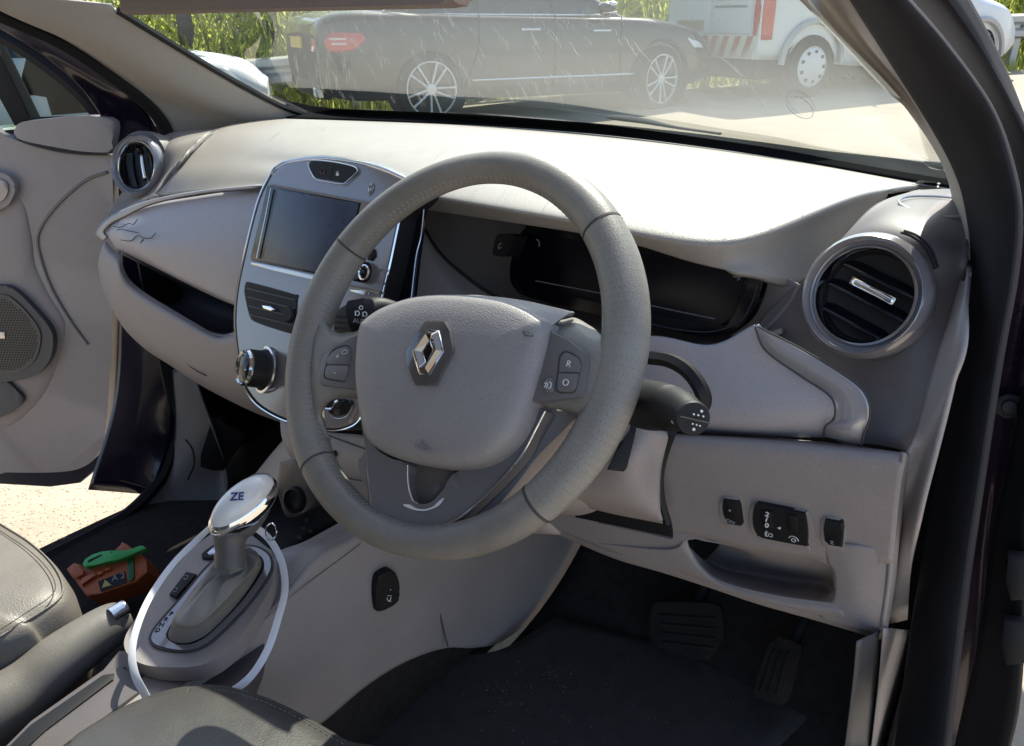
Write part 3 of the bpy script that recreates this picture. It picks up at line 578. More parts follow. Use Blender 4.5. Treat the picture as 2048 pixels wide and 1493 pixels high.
def perforate(t0,t1):
    vs_=[];fs=[]; n=int((t1-t0)*rad(1)*RM/.0062)
    for i in range(n):
        for j in range(-6,15):
            p=j*.2+(.1 if i%2 else 0)
            t=rad(t0+(t1-t0)*(i+.5)/n); rr=t-rad(12); r=.0146+.0050*abs(math.cos(rr))**1.4; r2=.0150+.0030*abs(math.cos(rr))**2
            rd=WH.u*math.cos(t)+WH.v*math.sin(t); tg=-WH.u*math.sin(t)+WH.v*math.cos(t)
            nn=(rd*math.cos(p)/r+WN*math.sin(p)/r2).normalized(); c=WC+rd*(RM+math.cos(p)*r)+WN*math.sin(p)*r2+nn*.00012
            b=nn.cross(tg).normalized(); k=len(vs_)
            vs_+=[c+(tg*math.cos(a*1.0472)+b*math.sin(a*1.0472))*.00036 for a in range(6)]; fs.append(tuple(range(k,k+6)))
    o=mesh_obj('perforations',vs_,fs,mat('perforation_shade',(.09,.08,.07),.8),whl,False); o['kind']='stuff'; return o
perforate(-33,10); perforate(14,47); perforate(159,234)
ZW=lambda l:[(560+a/2.574,550+b/2.574) for a,b in l]
# spokes (leather gussets)
def spoke(rows_): return patch('spoke',rows_,M['leather2'],whl,nu=36,nv=22,thick=.006)
spoke([row(WH,.0,[(662,560,-.004),(655,600,.0),(652,640,.002),(668,662,.0),(695,668,-.002),(730,655,-.004)]),
       row(WH,.014,[(635,600,.004),(630,635,.007),(645,662,.011),(668,680,.014),(695,680,.011),(735,672,.008)]),
       row(WH,.014,[(618,730,.008),(632,730,.0125),(650,730,.0135),(680,730,.014),(705,735,.012),(740,740,.010)]),
       row(WH,.014,[(630,850,.004),(632,825,.007),(643,805,.011),(670,790,.014),(700,783,.011),(740,785,.008)]),
       row(WH,.0,[(660,880,-.004),(648,850,.0),(645,825,.002),(662,803,.0),(690,797,-.004),(740,800,-.006)])])
spoke([row(WH,.0,[(1085,630,-.02),(1120,640,-.02),(1150,636,-.018),(1185,655,-.014),(1208,668,-.004),(1208,600,-.002)]),
       row(WH,.012,[(1095,655,.004),(1125,665,.006),(1160,672,.008),(1196,690,.011),(1220,680,.010),(1232,640,.005)]),
       row(WH,.014,[(1080,730,.010),(1110,735,.012),(1150,740,.014),(1195,745,.0145),(1222,745,.0135),(1245,745,.008)]),
       row(WH,.012,[(1075,800,.006),(1110,805,.008),(1150,812,.012),(1182,825,.013),(1200,850,.010),(1215,880,.005)]),
       row(WH,.0,[(1075,815,-.006),(1110,818,-.004),(1140,828,.0),(1156,845,.0),(1158,880,.0),(1158,930,-.002)])])
# backing shell & lower bezel
slab('back_shell',ZW([(1290,690),(1400,700),(1535,712),(1480,780),(1330,930),(1190,1110),(1060,1240),(850,1290),(620,1270),(520,1220),(470,1140),(440,900)]),WH,-.035,-.014,M['light'],whl,bevel=.004,n=60)
bez=[(400,640),(440,880),(452,1000),(468,1165),(485,1215),(530,1255),(600,1280),(720,1296),(850,1285),(920,1250),(1000,1185),(1120,1070),(1240,930),(1310,800),(1362,700),(1290,690),(1255,760),(1200,840),(1100,960),(900,1015),(860,1080),(800,1150),(765,1175),(715,1180),(685,1160),(668,1110),(660,1040),(662,972),(560,940),(470,860)]
slab('lower_bezel',ZW(bez),WH,-.02,.004,M['pod'],whl,bevel=.0015,n=150)
slab('bezel_recess',ZW([(655,960),(910,1000),(860,1090),(760,1185),(680,1170),(650,1050)]),WH,-.03,-.006,mat('bezel_recess_brown',(.13,.11,.10),.35,coat=.3),whl,bevel=.001)
line('chrome_edge',[WH.px(a,b,.003) for a,b in ZW([(402,640),(438,860),(452,1000),(466,1160),(482,1212),(528,1254),(600,1281),(720,1297),(850,1287)])],.0008,M['silver'],whl,n=70)
line('chrome_edge',[WH.px(a,b,.0055) for a,b in ZW([(850,1287),(925,1250),(1005,1187),(1125,1072),(1243,932),(1313,802),(1364,702)])],.0010,M['chrome'],whl,n=70)
line('chrome_edge',[WH.px(a,b,.0035) for a,b in ZW([(660,980),(660,1050),(668,1110),(685,1160),(712,1178)])],.0008,M['silver'],whl,n=30)
tube('crescent_mark',[WH.px(a,b,.0047) for a,b in ZW([(635,1184),(665,1192),(700,1207),(745,1211),(790,1197),(818,1176),(843,1150)])],[.0006,.0016,.0009,.0007,.0009,.0016,.0006],M['mark'],whl,n=50,m=8,flat=.12,flatdir=WN)
# switch pods
for nm,out in (('switch_pod',[(425,296),(350,330),(285,368),(225,410),(205,470),(190,545),(205,565),(300,578),(420,592)]),('switch_pod',[(1395,285),(1480,335),(1585,405),(1588,480),(1570,590),(1545,628),(1430,640),(1290,652)])):
    slab(nm,ZW(out),WH,.0,.0185 if out[0][0]<900 else .0175,M['pod'],whl,bevel=.0015,n=0)
b1=slab('rocker_button',ZW([(290,382),(335,368),(358,378),(358,420),(352,461),(240,461),(242,435),(262,402)]),WH,.010,.0205,M['pod'],whl,bevel=.001,n=0)
slab('rocker_button',ZW([(240,466),(351,466),(344,500),(332,540),(318,546),(245,532),(230,515),(232,490)]),WH,.010,.0203,M['pod'],whl,bevel=.001)
text('marking','+',WH,*ZW([(295,422)])[0],.008,M['mark'],b1,h=.0206); text('marking','–',WH,*ZW([(281,503)])[0],.008,M['mark'],b1,h=.0206)
line('marking',[WH.px(a,b,.0208) for a,b in ZW([(318,398),(330,388),(345,390),(342,405),(320,406),(318,398)])],.0003,M['mark'],b1,n=14)
for o_,z_ in (([(240,460),(262,402),(290,378),(335,364),(361,376),(358,430),(345,510),(333,544),(318,550),(243,536),(227,517)],.0187),):
    line('button_gap',[WH.px(a,b,z_) for a,b in ZW(o_)],.0006,M['seam'],whl,n=60,closed=True)
b2=slab('rocker_button',ZW([(1442,425),(1460,402),(1480,400),(1528,425),(1543,448),(1545,470),(1537,501),(1434,499)]),WH,.008,.0195,M['pod'],whl,bevel=.001)
slab('rocker_button',ZW([(1433,505),(1536,508),(1520,585),(1505,600),(1480,604),(1435,600),(1424,580)]),WH,.008,.0193,M['pod'],whl,bevel=.001)
line('button_gap',[WH.px(a,b,.0178) for a,b in ZW([(1440,420),(1462,398),(1484,397),(1531,422),(1547,450),(1547,475),(1523,590),(1505,605),(1480,608),(1432,604),(1420,580),(1430,500)])],.0006,M['seam'],whl,n=60,closed=True)
text('marking','R',WH,*ZW([(1486,460)])[0],.0075,M['mark'],b2,h=.0196,rot=.05); text('marking','O',WH,*ZW([(1470,556)])[0],.0075,M['mark'],b2,h=.0196,rot=.05)
b3=slab('voice_button',ZW([(1362,540),(1375,530),(1398,532),(1404,550),(1402,590),(1390,603),(1362,600),(1352,585)]),WH,.008,.0205,M['pod'],whl,bevel=.0015,n=30)
for l in ([(1385,550),(1395,560),(1392,580),(1382,585)],[(1362,556),(1370,566),(1360,578)],[(1370,552),(1379,566),(1370,584)]): line('marking',[WH.px(a,b,.0208) for a,b in ZW(l)],.0004,M['mark'],b3)
# airbag cover
hubo=ZW([(450,235),(520,185),(600,150),(700,120),(820,107),(930,108),(1050,118),(1180,140),(1290,180),(1370,225),(1400,255),(1392,330),(1370,430),(1335,560),(1300,670),(1270,760),(1210,860),(1120,940),(1030,980),(930,995),(840,993),(720,975),(600,945),(520,905),(460,850),(430,740),(408,600),(402,480),(410,360),(425,270)])
dome('airbag_cover',hubo,WH,[(1.0,-.015),(1.0,.010),(.992,.018),(.97,.0235),(.93,.0275),(.85,.0305),(.65,.0335),(.3,.0350),(.1,.0354)],M['hub'],whl,n=120,he=.016)
# raised top flange of the cover
patch('cover_flange',[row(WH,.016,ZW([(800,107),(930,110),(1050,120),(1180,143),(1290,183),(1398,262)])),row(WH,-.0,ZW([(810,104),(950,105),(1090,114),(1230,132),(1370,165),(1480,205)])),row(WH,-.012,ZW([(820,104),(960,105),(1110,114),(1260,134),(1400,165),(1516,194)])),row(WH,-.016,ZW([(830,110),(970,112),(1110,122),(1260,142),(1400,172),(1512,204)]))],M['hub'],whl,nu=30,nv=14,thick=.0)
patch('flange_return',[row(WH,0,[(*q,h) for q,h in zip(ZW([(1514,196),(1460,212),(1425,235),(1402,262)]),(-.013,-.002,.008,.015))]),row(WH,0,[(*q,h) for q,h in zip(ZW([(1514,206),(1465,224),(1432,246),(1408,290)]),(-.016,-.006,.002,.008))])],M['pod'],whl,nu=16,nv=4,thick=.002)
HB=lambda h:.033+h
pl=slab('badge_plate',ZW([(745,235),(850,235),(872,290),(890,365),(886,400),(845,480),(800,568),(692,566),(670,510),(645,440),(650,390),(700,310)]),WH,.026,.0385,mat('badge_grey',(.085,.078,.082),.2,coat=.8),whl,bevel=.0012)
do=ZW([(765,284),(820,291),(843,396),(767,513),(723,511),(688,397)]); di=ZW([(770,345),(778,346),(792,392),(760,455),(752,453),(736,398)])
nb=[]
o3=[WH.px(a,b,.0385) for a,b in do]; i3=[WH.px(a,b,.0385) for a,b in di]; up_=WN*.005
vs_=[];fs=[]
for k in range(6):
    mid=o3[k].lerp(i3[k],.45)+up_; vs_+=[o3[k],mid,i3[k]]
for k in range(6):
    a=3*k;b=3*((k+1)%6); fs+=[(a,b,b+1,a+1),(a+1,b+1,b+2,a+2)]
dm=mesh_obj('diamond_badge',vs_,fs,mat('chrome_brown_reflection',(.30,.25,.225),.15,metal=1.0),pl,False); fixn(dm)  # badge chrome darkened and browned, its reflections put into the colour
line('badge_edge',[p+WN*.0006 for p in o3],.0009,M['chrome'],dm,n=6,closed=True); line('badge_edge',[p+WN*.0006 for p in i3],.0008,M['chrome'],dm,n=6,closed=True)
for a,b in ((4,4),(1,1)): tube('badge_edge',[o3[a]+WN*.001,o3[a].lerp(i3[b],.45)+WN*.0055,i3[b]+WN*.001],.0006,M['chrome'],dm,n=3,m=6,scr=False)
slab('badge_core',[p for p in di],WH,.036,.0392,M['gloss'],dm,bevel=0)
text('embossed_lettering','SRS',WH,*ZW([(740,872)])[0],.0056,M['hub'],whl,h=.0324,rot=.03,ext=.0004)
text('embossed_lettering','AIRBAG',WH,*ZW([(738,900)])[0],.0056,M['hub'],whl,h=.0320,rot=.03,ext=.0004)
for l in ([(1250,292),(1285,298),(1305,315),(1265,312),(1250,292)],[(440,302),(455,290),(466,288),(458,300),(440,302)]):
    line('horn_mark',[WH.px(a,b,.0322 if l[0][0]>900 else .0285) for a,b in ZW(l)],.0004,M['seam'],whl,n=14)
# ================================================================== STEERING COLUMN with stalks
colm=thing('steering_column',WC-WN*.25,'light taupe steering column shroud with two black stalks behind the wheel','steering column')
def ringpts(c,a,b,n_=12,p=2.5):
    out=[]
    for k in range(n_+1):
        t=2*math.pi*k/n_; ct,st=math.cos(t),math.sin(t)
        out.append(c+WH.u*(a*abs(ct)**(2/p)*(1 if ct>=0 else -1))+WH.v*(b*abs(st)**(2/p)*(1 if st>=0 else -1)))
    return out
patch('shroud',[ringpts(WC-WN*k+WH.v*dv,a,b) for k,a,b,dv in [(.035,.060,.050,0),(.045,.078,.066,-.004),(.075,.088,.078,-.012),(.12,.092,.088,-.02),(.19,.095,.094,-.028),(.26,.095,.095,-.03)]],M['light'],colm,nu=60,nv=20,thick=0,face=False)
fixn(colm.children[0])
# lower flare seen right of the rim
# gap ring
line('shroud_gap',[P(a,b,'y',y) for a,b,y in [(1300,716,.13),(1340,722,.125),(1375,742,.12),(1400,775,.115),(1408,805,.115),(1395,830,.115)]],.007,M['black'],colm,n=40)
line('shroud_gap',[P(a,b,'y',y) for a,b,y in [(1345,865,.12),(1332,900,.13),(1320,950,.135),(1322,1000,.135),(1335,1048,.135)]],.0045,M['black'],colm,n=30)
patch('shroud_lower',[row('y',.11,[(1240,830),(1290,850),(1338,870,.118)]),row('y',.11,[(1180,930,.09),(1260,930,.09),(1322,945,.125)]),row('y',.12,[(1120,990,.10),(1230,1000,.10),(1322,1030,.128)]),row('y',.14,[(1050,975),(1190,1020),(1335,1050)])],M['light'],colm,nu=24,nv=20)
def stalk(pts,rs,name): return tube(name,pts,rs,M['black'],colm,n=50,m=24)
lp=[P(842,640,'y',.06),P(800,628,'y',.045),P(762,620,'y',.03),P(738,628,'y',.02),P(704,634,'y',.01)]
ls=stalk(lp,[.010,.0105,.0125,.0165,.0165],'lights_stalk')
lf=Frame(P(722,632,'y',.002),(CAM-P(722,632,'y',.002)))
text('marking','AUTO',lf,724,643,.0062,M['markdim'],ls,h=.0150,rot=-.15); 
for q in ((714,627),(729,629)): line('marking',circ(lf,*q,.0022,.0155,-1.6,1.6),.0005,M['mark'],ls); line('marking',[lf.px(q[0]-3,q[1]-5,.0150),lf.px(q[0]-3,q[1]+5,.0150)],.0006,M['mark'],ls,n=3)
line('marking',circ(lf,722,616,.0017,.0158),.0004,M['mark'],ls)
rp=[P(1225,790,'y',.07),P(1285,808,'y',.045),P(1330,815,'y',.02),P(1362,822,'y',.005),P(1385,837,'y',-.01)]
rs_=stalk(rp,[.015,.0205,.0185,.0150,.0115],'wiper_stalk')
dn=(rp[-1]-rp[-2]).normalized()
fd=(dn*.9+(CAM-rp[-1]).normalized()*.35).normalized()
lathe('stalk_cap',rp[-1]-fd*.004,fd,[(.0128,-.004),(.0128,.004),(.0118,.0058),(0,.0064)],M['black'],rs_,m=40)
cfm=Frame(rp[-1]+fd*.003,fd)
tube('cap_groove',[cfm.at(-.0105,.0028,.0034),cfm.at(.0105,-.0028,.0034)],.0005,M['seam'],rs_,n=4,m=6)
for a,b,r in [(.006,.0075,.0013),(-.001,.005,.0009),(.003,.004,.0009),(.0075,.0028,.0009),(-.002,-.0035,.0009),(.0015,-.0045,.0009),(.0045,-.0055,.0009),(-.001,-.0085,.0015)]:
    lathe('marking',cfm.at(a*.8,b*.8,.0030),fd,[(r*.75,0),(r*.75,.0006),(0,.0007)],M['mark'],rs_,m=10)
sf=Frame(rp[3],(CAM-rp[3]))
for q in ((1349,820),(1347,832),(1348,843)): line('marking',circ(sf,*q,.0015,.0158,n=9),.00035,M['mark'],rs_)
for q in ((1356,812),(1364,815)): line('marking',circ(sf,*q,.0012,.0155,n=9),.00035,M['mark'],rs_)
for d in (.30,.40,.52): 
    c=rp[2].lerp(rp[3],d); lathe('stalk_collar',c,(rp[3]-rp[2]),[(.0186-.0035*d,-.0008),(.0191-.0035*d,0),(.0186-.0035*d,.0008)],M['black'],rs_,m=40)
slab('audio_control',[(1262,846),(1268,832),(1274,830),(1272,862),(1268,880),(1254,936),(1248,944),(1214,940),(1218,930),(1240,885),(1258,870)],Frame(P(1245,890,'y',.05),(CAM-P(1245,890,'y',.05))),-.02,.0,M['black'],colm,bevel=.002)
# ================================================================== CAR BODY (pillars, glass, carpets, roof)
body=thing('car_body',(0,.2,0),'dark purple car shell with beige pillars and a dusty windscreen around the cabin','car')
# windscreen
wb=row('z',1.024,[(580,235),(700,238),(850,243),(1000,250),(1200,266),(1400,290),(1600,320),(1780,352),(1935,378)])
def mixrow(l,c,r,n_=9):
    out=[]
    for i in range(n_):
        t=i/(n_-1); a=(1-t)*(1-t); b=2*t*(1-t); d=t*t; cc=c*2-(l+r)*.5; out.append(l*a+cc*b+r*d)
    return out
w1=mixrow(P(430,138,'x',-.63),V((0,.52,1.135)),P(1806,203,'x',.63))
w2=mixrow(P(245,25,'x',-.59),V((0,.26,1.235)),P(1612,-8,'x',.585))
w3=mixrow(V((-.55,-.14,1.37)),V((0,-.08,1.385)),V((.54,-.14,1.37)))
ws=patch('windscreen',[wb,w1,w2,w3],M['wglass'],body,nu=40,nv=20,thick=0)
def glasspt(px,py):
    """nearest crossing of the pixel ray with the windscreen surface"""
    d=ray(px,py); lo,hi=.2,4
    R=[cr(r,17) for r in (wb,w1,w2,w3)]
    best=None
    for i in range(16):
        for j in range(3):
            for tri in ((R[j][i],R[j][i+1],R[j+1][i+1]),(R[j][i],R[j+1][i+1],R[j+1][i])):
                n=(tri[1]-tri[0]).cross(tri[2]-tri[0]); den=d.dot(n)
                if abs(den)<1e-9: continue
                t=(tri[0]-CAM).dot(n)/den; p=CAM+d*t
                ok=all((tri[(k+1)%3]-tri[k]).cross(p-tri[k]).dot(n)>=-1e-7 for k in range(3))
                if ok and t>0: return p
    return None
patch('black_border',[row('z',1.034,[(575,237),(700,240),(850,245),(1000,252),(1200,268),(1400,292),(1600,322),(1780,354),(1935,380)]),
                    row('z',1.041,[(560,216),(700,228),(850,234),(1000,242),(1200,258),(1400,281),(1600,309),(1780,337),(1930,362)]),
                    row('z',1.050,[(545,191),(640,216),(850,226),(1000,235),(1200,250),(1400,270),(1600,296),(1780,316),(1930,334)])],M['frit'],body,nu=50,nv=8,thick=.002)
line('black_border',[P(a,b,'x',x) for a,b,x in [(236,22,-.585),(330,80,-.605),(430,141,-.628),(500,180,-.645),(560,212,-.66),(615,232,-.665)]],.0065,M['black'],body,n=40)
# dried water runs and scratches on the glass
vs_=[];fs=[]
def streak(a,b,wd):
    pa,pb=glasspt(*a),glasspt(*b)
    if pa is None or pb is None: return
    n_=6; k0=len(vs_); dr=(pb-pa); sd=dr.cross(V((0,-.45,-.9))).normalized()
    jit=[random.uniform(-1,1)*.0012 for _ in range(n_)]
    for i in range(n_):
        t=i/(n_-1); c=pa.lerp(pb,t)+sd*jit[i]+V((0,-.0012,-.0016)); w_=wd*(.4+.6*math.sin(math.pi*(.1+.8*t)))
        vs_.extend([c-sd*w_,c+sd*w_])
    for i in range(n_-1): fs.append((k0+2*i,k0+2*i+1,k0+2*i+3,k0+2*i+2))
for k in range(120):
    x=random.uniform(560,1240); y=random.uniform(5,195); L=random.uniform(10,38); s_=random.uniform(.35,.75)+max(0,(700-x))*-.0010
    streak((x,y),(x+L*s_,y+L),random.uniform(.00012,.00030))
for k in range(16):
    x=random.uniform(590,720); y=random.uniform(110,175); L=random.uniform(15,40); streak((x,y),(x+L*.15,y+L),.0002)
for k in range(70):
    x=random.uniform(250,1550); y=random.uniform(5,200); L=random.uniform(4,16); streak((x,y),(x+L*random.uniform(.2,1),y+L),.0002)
for a,b in [((1440,110),(1500,160)),((1500,160),(1530,215)),((1480,150),(1500,180)),((1270,80),(1300,120)),((1420,150),(1470,200)),((1250,70),(1275,110))]: streak(a,b,.00028)
wm=mesh_obj('water_marks',vs_,fs,M['dried'],ws,False); wm['kind']='stuff'
ring_=[glasspt(1600+27*math.cos(t)+ 5*math.sin(t),210+22*math.sin(t)+8*math.cos(t)) for t in [i*6.283/24 for i in range(24)]]
line('sticker_ring',[p+V((0,-.001,-.002)) for p in ring_ if p],.0003,mat('ring_grey',(.35,.36,.36),.5),ws,n=70,closed=True)
# front pillars
patch('pillar_trim',[row('x',0,[(225,10,-.583),(240,28,-.587),(330,86,-.607),(430,147,-.628),(500,188,-.646),(560,216,-.66),(620,240,-.665)]),
                     row('x',0,[(120,0,-.60),(170,40,-.61),(250,105,-.63),(350,170,-.65),(430,215,-.665),(500,240,-.675),(560,252,-.68)]),
                     row('x',0,[(-40,-20,-.63),(40,35,-.64),(170,95,-.66),(270,155,-.68),(350,210,-.70),(400,245,-.705),(440,262,-.71)]),
                     row('x',0,[(-80,-8,-.66),(0,22,-.665),(120,76,-.68),(230,148,-.70),(300,200,-.71),(335,240,-.72),(352,276,-.73)])],M['pillar'],body,nu=50,nv=24)
line('door_seal',[P(a,b,'x',x) for a,b,x in [(-80,-2,-.67),(0,30,-.675),(120,84,-.69),(228,156,-.71),(294,208,-.72),(330,258,-.73),(350,330,-.735)]],.013,M['rubber'],body,n=50)
patch('door_jamb',[row('x',-.735,[(-80,0,-.68),(0,34,-.69),(120,92,-.70),(225,165,-.72),(290,222,-.735),(325,300,-.74),(338,450,-.735),(345,700,-.73),(345,880,-.72),(302,990,-.71)]),
                   row('x',-.77,[(-80,10,-.70),(0,46,-.71),(110,108,-.73),(200,180,-.75),(255,260,-.77),(285,400,-.77),(290,600,-.77),(285,800,-.76),(240,985,-.76)]),
                   row('x',-.80,[(-80,20,-.72),(0,58,-.73),(100,122,-.75),(180,200,-.77),(225,290,-.79),(238,400,-.80),(240,600,-.80),(228,800,-.80),(176,980,-.80)])],M['purple'],body,nu=60,nv=16)
patch('pillar_trim',[row('x',0,[(1600,-14,.582),(1700,96,.60),(1800,203,.628),(1868,300,.645),(1898,370,.655),(1914,470,.662),(1921,530,.668)]),
                     row('y',0,[(1640,-14,.14),(1728,92,.20),(1835,220,.27),(1888,315,.29),(1914,380,.30),(1930,470,.30),(1937,530,.30)]),
                     row('y',0,[(1682,-14,.12),(1760,90,.17),(1866,258,.25),(1912,345,.27),(1934,420,.28),(1946,530,.28),(1948,545,.28)])],M['pillar'],body,nu=50,nv=16)
SEAL=[(1690,-14,.12),(1757,92,.17),(1862,258,.25),(1908,345,.27),(1930,420,.28),(1941,530,.28),(1924,700,.28),(1868,980,.27),(1830,1200,.25),(1786,1510,.22)]
sr=[(1812,-14,.10),(1902,92,.15),(1988,215,.20),(2030,330,.22),(2046,430,.22),(2036,560,.22),(2003,750,.22),(1950,1100,.21),(1930,1250,.20),(1900,1510,.17)]
mid=[((a[0]*.5+b[0]*.5),(a[1]+b[1])/2,(a[2]+b[2])/2-.035) for a,b in zip(SEAL,sr)]
e0=[(a[0]+14,a[1],a[2]-.016) for a in SEAL]; e1=[(a[0]-14,a[1],a[2]-.022) for a in sr]
patch('door_seal',[row('y',0,SEAL),row('y',0,e0),row('y',0,mid),row('y',0,e1),row('y',0,sr)],M['fleece'],body,nu=80,nv=24,thick=.003)
patch('outer_pillar',[row('y',0,[(1800,-14,.20),(1895,92,.25),(1980,215,.29),(2030,330,.30),(2046,450,.30)]),row('y',0,[(1880,-14,.16),(1955,92,.22),(2025,215,.26),(2075,330,.28),(2090,450,.28)]),row('y',0,[(1934,-14,.22),(2000,110,.28),(2052,235,.32),(2110,390,.34),(2130,450,.34)])],M['fleece'],body,nu=30,nv=12)
patch('door_jamb',[row('y',.36,[(2040,440),(2030,560),(1996,750),(1940,1100),(1920,1250),(1880,1510)]),row('y',.36,[(2085,440),(2068,560),(2035,750),(1990,1050),(1975,1250),(1945,1510)]),row('y',.30,[(2130,440),(2110,560),(2080,750),(2040,1050),(2010,1250),(1990,1510)])],mat('jamb_purple',(.045,.026,.055),.28,coat=.5,metal=.2,var=.35,vscale=9,rvar=.06),body,nu=30,nv=10)  # body purple made lighter and warmer, reflections put into the colour
jb=lathe('jamb_bolt',P(2018,812,'y',.352),V((.15,-1,.2)),[(.011,0),(.012,.003),(.009,.005),(.007,.004),(.006,.008),(0,.009)],M['grey'],body,m=24)
patch('door_edge_seal',[row('y',.30,[(2060,700),(2022,900),(1985,1070),(1955,1290),(1925,1420),(1905,1510)]),row('y',.27,[(2130,700),(2080,900),(2050,1070),(2040,1290),(2030,1420),(2010,1510)])],M['rubber'],body,nu=24,nv=6,thick=.006)
for a,b in ((2030,1160),(2022,1290)): 
    slab('door_check',[(a-16,b-50),(a+30,b-45),(a+30,b+40),(a-10,b+45),(a-22,b)],Frame(P(a,b,'y',.25),(0,-1,.2)),-.01,.004,M['black'],body,bevel=.004)
# header and roof
patch('roof_lining',[[V((-.56,-.13,1.372)),V((0,-.07,1.388)),V((.55,-.13,1.372))],[V((-.58,-.3,1.40)),V((0,-.25,1.43)),V((.58,-.3,1.40))],[V((-.60,-.9,1.42)),V((0,-.9,1.46)),V((.60,-.9,1.42))],[V((-.60,-1.7,1.40)),V((0,-1.7,1.44)),V((.60,-1.7,1.40))]],M['pillar'],body,nu=20,nv=14,thick=.03)
patch('roof_skin',[[V((-.60,-.13,1.40)),V((0,-.06,1.43)),V((.60,-.13,1.40))],[V((-.66,-.9,1.47)),V((0,-.9,1.52)),V((.66,-.9,1.47))],[V((-.64,-1.75,1.44)),V((0,-1.75,1.48)),V((.64,-1.75,1.44))]],M['purple'],body,nu=20,nv=14,thick=.01,face=False)
patch('bonnet',[[V((-.74,.74,.955)),V((0,.93,.975)),V((.74,.74,.955))],[V((-.80,1.1,.88)),V((0,1.25,.89)),V((.80,1.1,.88))],[V((-.72,1.5,.74)),V((0,1.7,.74)),V((.72,1.5,.74))],[V((-.66,1.6,.5)),V((0,1.8,.45)),V((.66,1.6,.5))]],M['purple'],body,nu=24,nv=16,thick=.01,face=False)
tube('wiper',[P(1214,235,'z',1.052),P(1235,236,'z',1.052),P(1290,243,'z',1.052),P(1350,255,'z',1.052),P(1440,268,'z',1.05)],[.006,.013,.012,.006,.005],M['rubber'],body,n=30,m=8,flat=.4,flatdir=Z)
patch('scuttle_panel',[[p+V((0,-.03,-.010)) for p in pad[0]],[p+V((0,.0,-.012)) for p in wb],[p+V((0,.06,-.012)) for p in wb],[p+V((0,.20,-.05)) for p in wb]],M['black'],body,nu=30,nv=8,thick=.006,face=False)
patch('rear_cabin_trim',[[V((-.72,-.62,z)) for z in (.3,.7,1.0)]+[V((-.62,-.62,1.40))],[V((-.72,-1.3,z)) for z in (.3,.7,1.0)]+[V((-.62,-1.3,1.42))],[V((-.60,-2.0,z)) for z in (.3,.7,1.0)]+[V((-.5,-1.95,1.40))],[V((0,-2.1,z)) for z in (.3,.7,1.0)]+[V((0,-2.05,1.42))],[V((.60,-2.0,z)) for z in (.3,.7,1.0)]+[V((.5,-1.95,1.40))],[V((.72,-1.5,z)) for z in (.3,.7,1.0)]+[V((.62,-1.4,1.42))],[V((.74,-1.05,z)) for z in (.3,.7,1.0)]+[V((.64,-1.0,1.40))]],M['pillar'],body,nu=20,nv=30,thick=.02,face=False)  # unseen rear cabin walls, added to hold down the fill light
# carpets and bulkhead
def qpatch(name,rows_,m,nu=12,nv=12,thick=.01): return patch(name,rows_,m,body,nu=nu,nv=nv,thick=thick)
for x0,x1 in ((.17,.735),(-.735,-.12)):
    qpatch('footwell_carpet',[[V((x0,-.75,.275)),V((x1,-.75,.275))],[V((x0,0,.275)),V((x1,0,.275))],[V((x0,.38,.285)),V((x1,.38,.285))],[V((x0,.60,.42)),V((x1,.60,.42))],[V((x0,.74,.62)),V((x1,.74,.62))],[V((x0,.80,.98)),V((x1,.80,.98))]],M['carpet'],20,40)
qpatch('bulkhead',[[V((-.74,.80,.3)),V((.74,.80,.3))],[V((-.74,.81,1.026)),V((.74,.81,1.026))]],M['black'])
qpatch('kick_panel',[[V((-.728,.27,.30)),V((-.728,.80,.30))],[V((-.728,.27,.95)),V((-.728,.80,.95))]],M['black'])
qpatch('kick_panel',[[V((.738,.34,.27)),V((.738,.80,.27))],[V((.738,.34,.95)),V((.738,.80,.95))]],M['black'])
patch('tunnel_carpet',[[V((.146,-.9,.268)),V((.146,.80,.268))],[V((.146,-.9,.42)),V((.146,.80,.44))],[V((-.105,-.9,.42)),V((-.105,.80,.44))],[V((-.105,-.9,.268)),V((-.105,.80,.268))]],M['carpet'],body,nu=20,lin=True,thick=.004,face=False)
# driver side mat, sill strips
patch('floor_mat',[row('z',.30,[(560,1510),(640,1450),(760,1368),(890,1312),(1000,1300),(1110,1235)]),row('z',.302,[(900,1560),(1000,1480),(1150,1400),(1250,1350),(1330,1320),(1400,1300)]),row('z',.30,[(1500,1560),(1550,1500),(1600,1450),(1650,1400),(1680,1360),(1690,1330)])],M['mat'],body,nu=24,nv=20)
patch('sill_trim',[row('x',.700,[(1714,1284),(1706,1370),(1690,1500)]),row('x',.712,[(1761,1262),(1752,1370),(1737,1500)])],M['grey'],body,nu=14,nv=5,thick=.001)
patch('sill_trim',[row('x',.716,[(1768,1256),(1758,1370),(1742,1510)]),row('x',.720,[(1824,1262),(1812,1370),(1794,1510)])],M['light'],body,nu=14,nv=5,thick=.001)
vs_=[];fs=[]
for k in range(150):
    cx_,cy_=random.choice([(1105,1340),(1130,1375),(1135,1345),(1000,1400),(1300,1440),(1060,1380)]); a_=random.gauss(cx_,90 if k%3 else 14); b_=random.gauss(cy_,40 if k%3 else 12)
    if b_>1490 or b_<1310: continue
    c=P(a_,b_,'z',.3035); r_=random.uniform(.0004,.0013); k0=len(vs_)
    for q in range(5): vs_.append(c+V((math.cos(q*1.257),math.sin(q*1.257),0))*r_*random.uniform(.6,1.3))
    vs_.append(c+Z*r_*.6)
    for q in range(5): fs.append((k0+q,k0+(q+1)%5,k0+5))
gt_=mesh_obj('grit',vs_,fs,M['grit'],body,False); gt_['kind']='stuff'
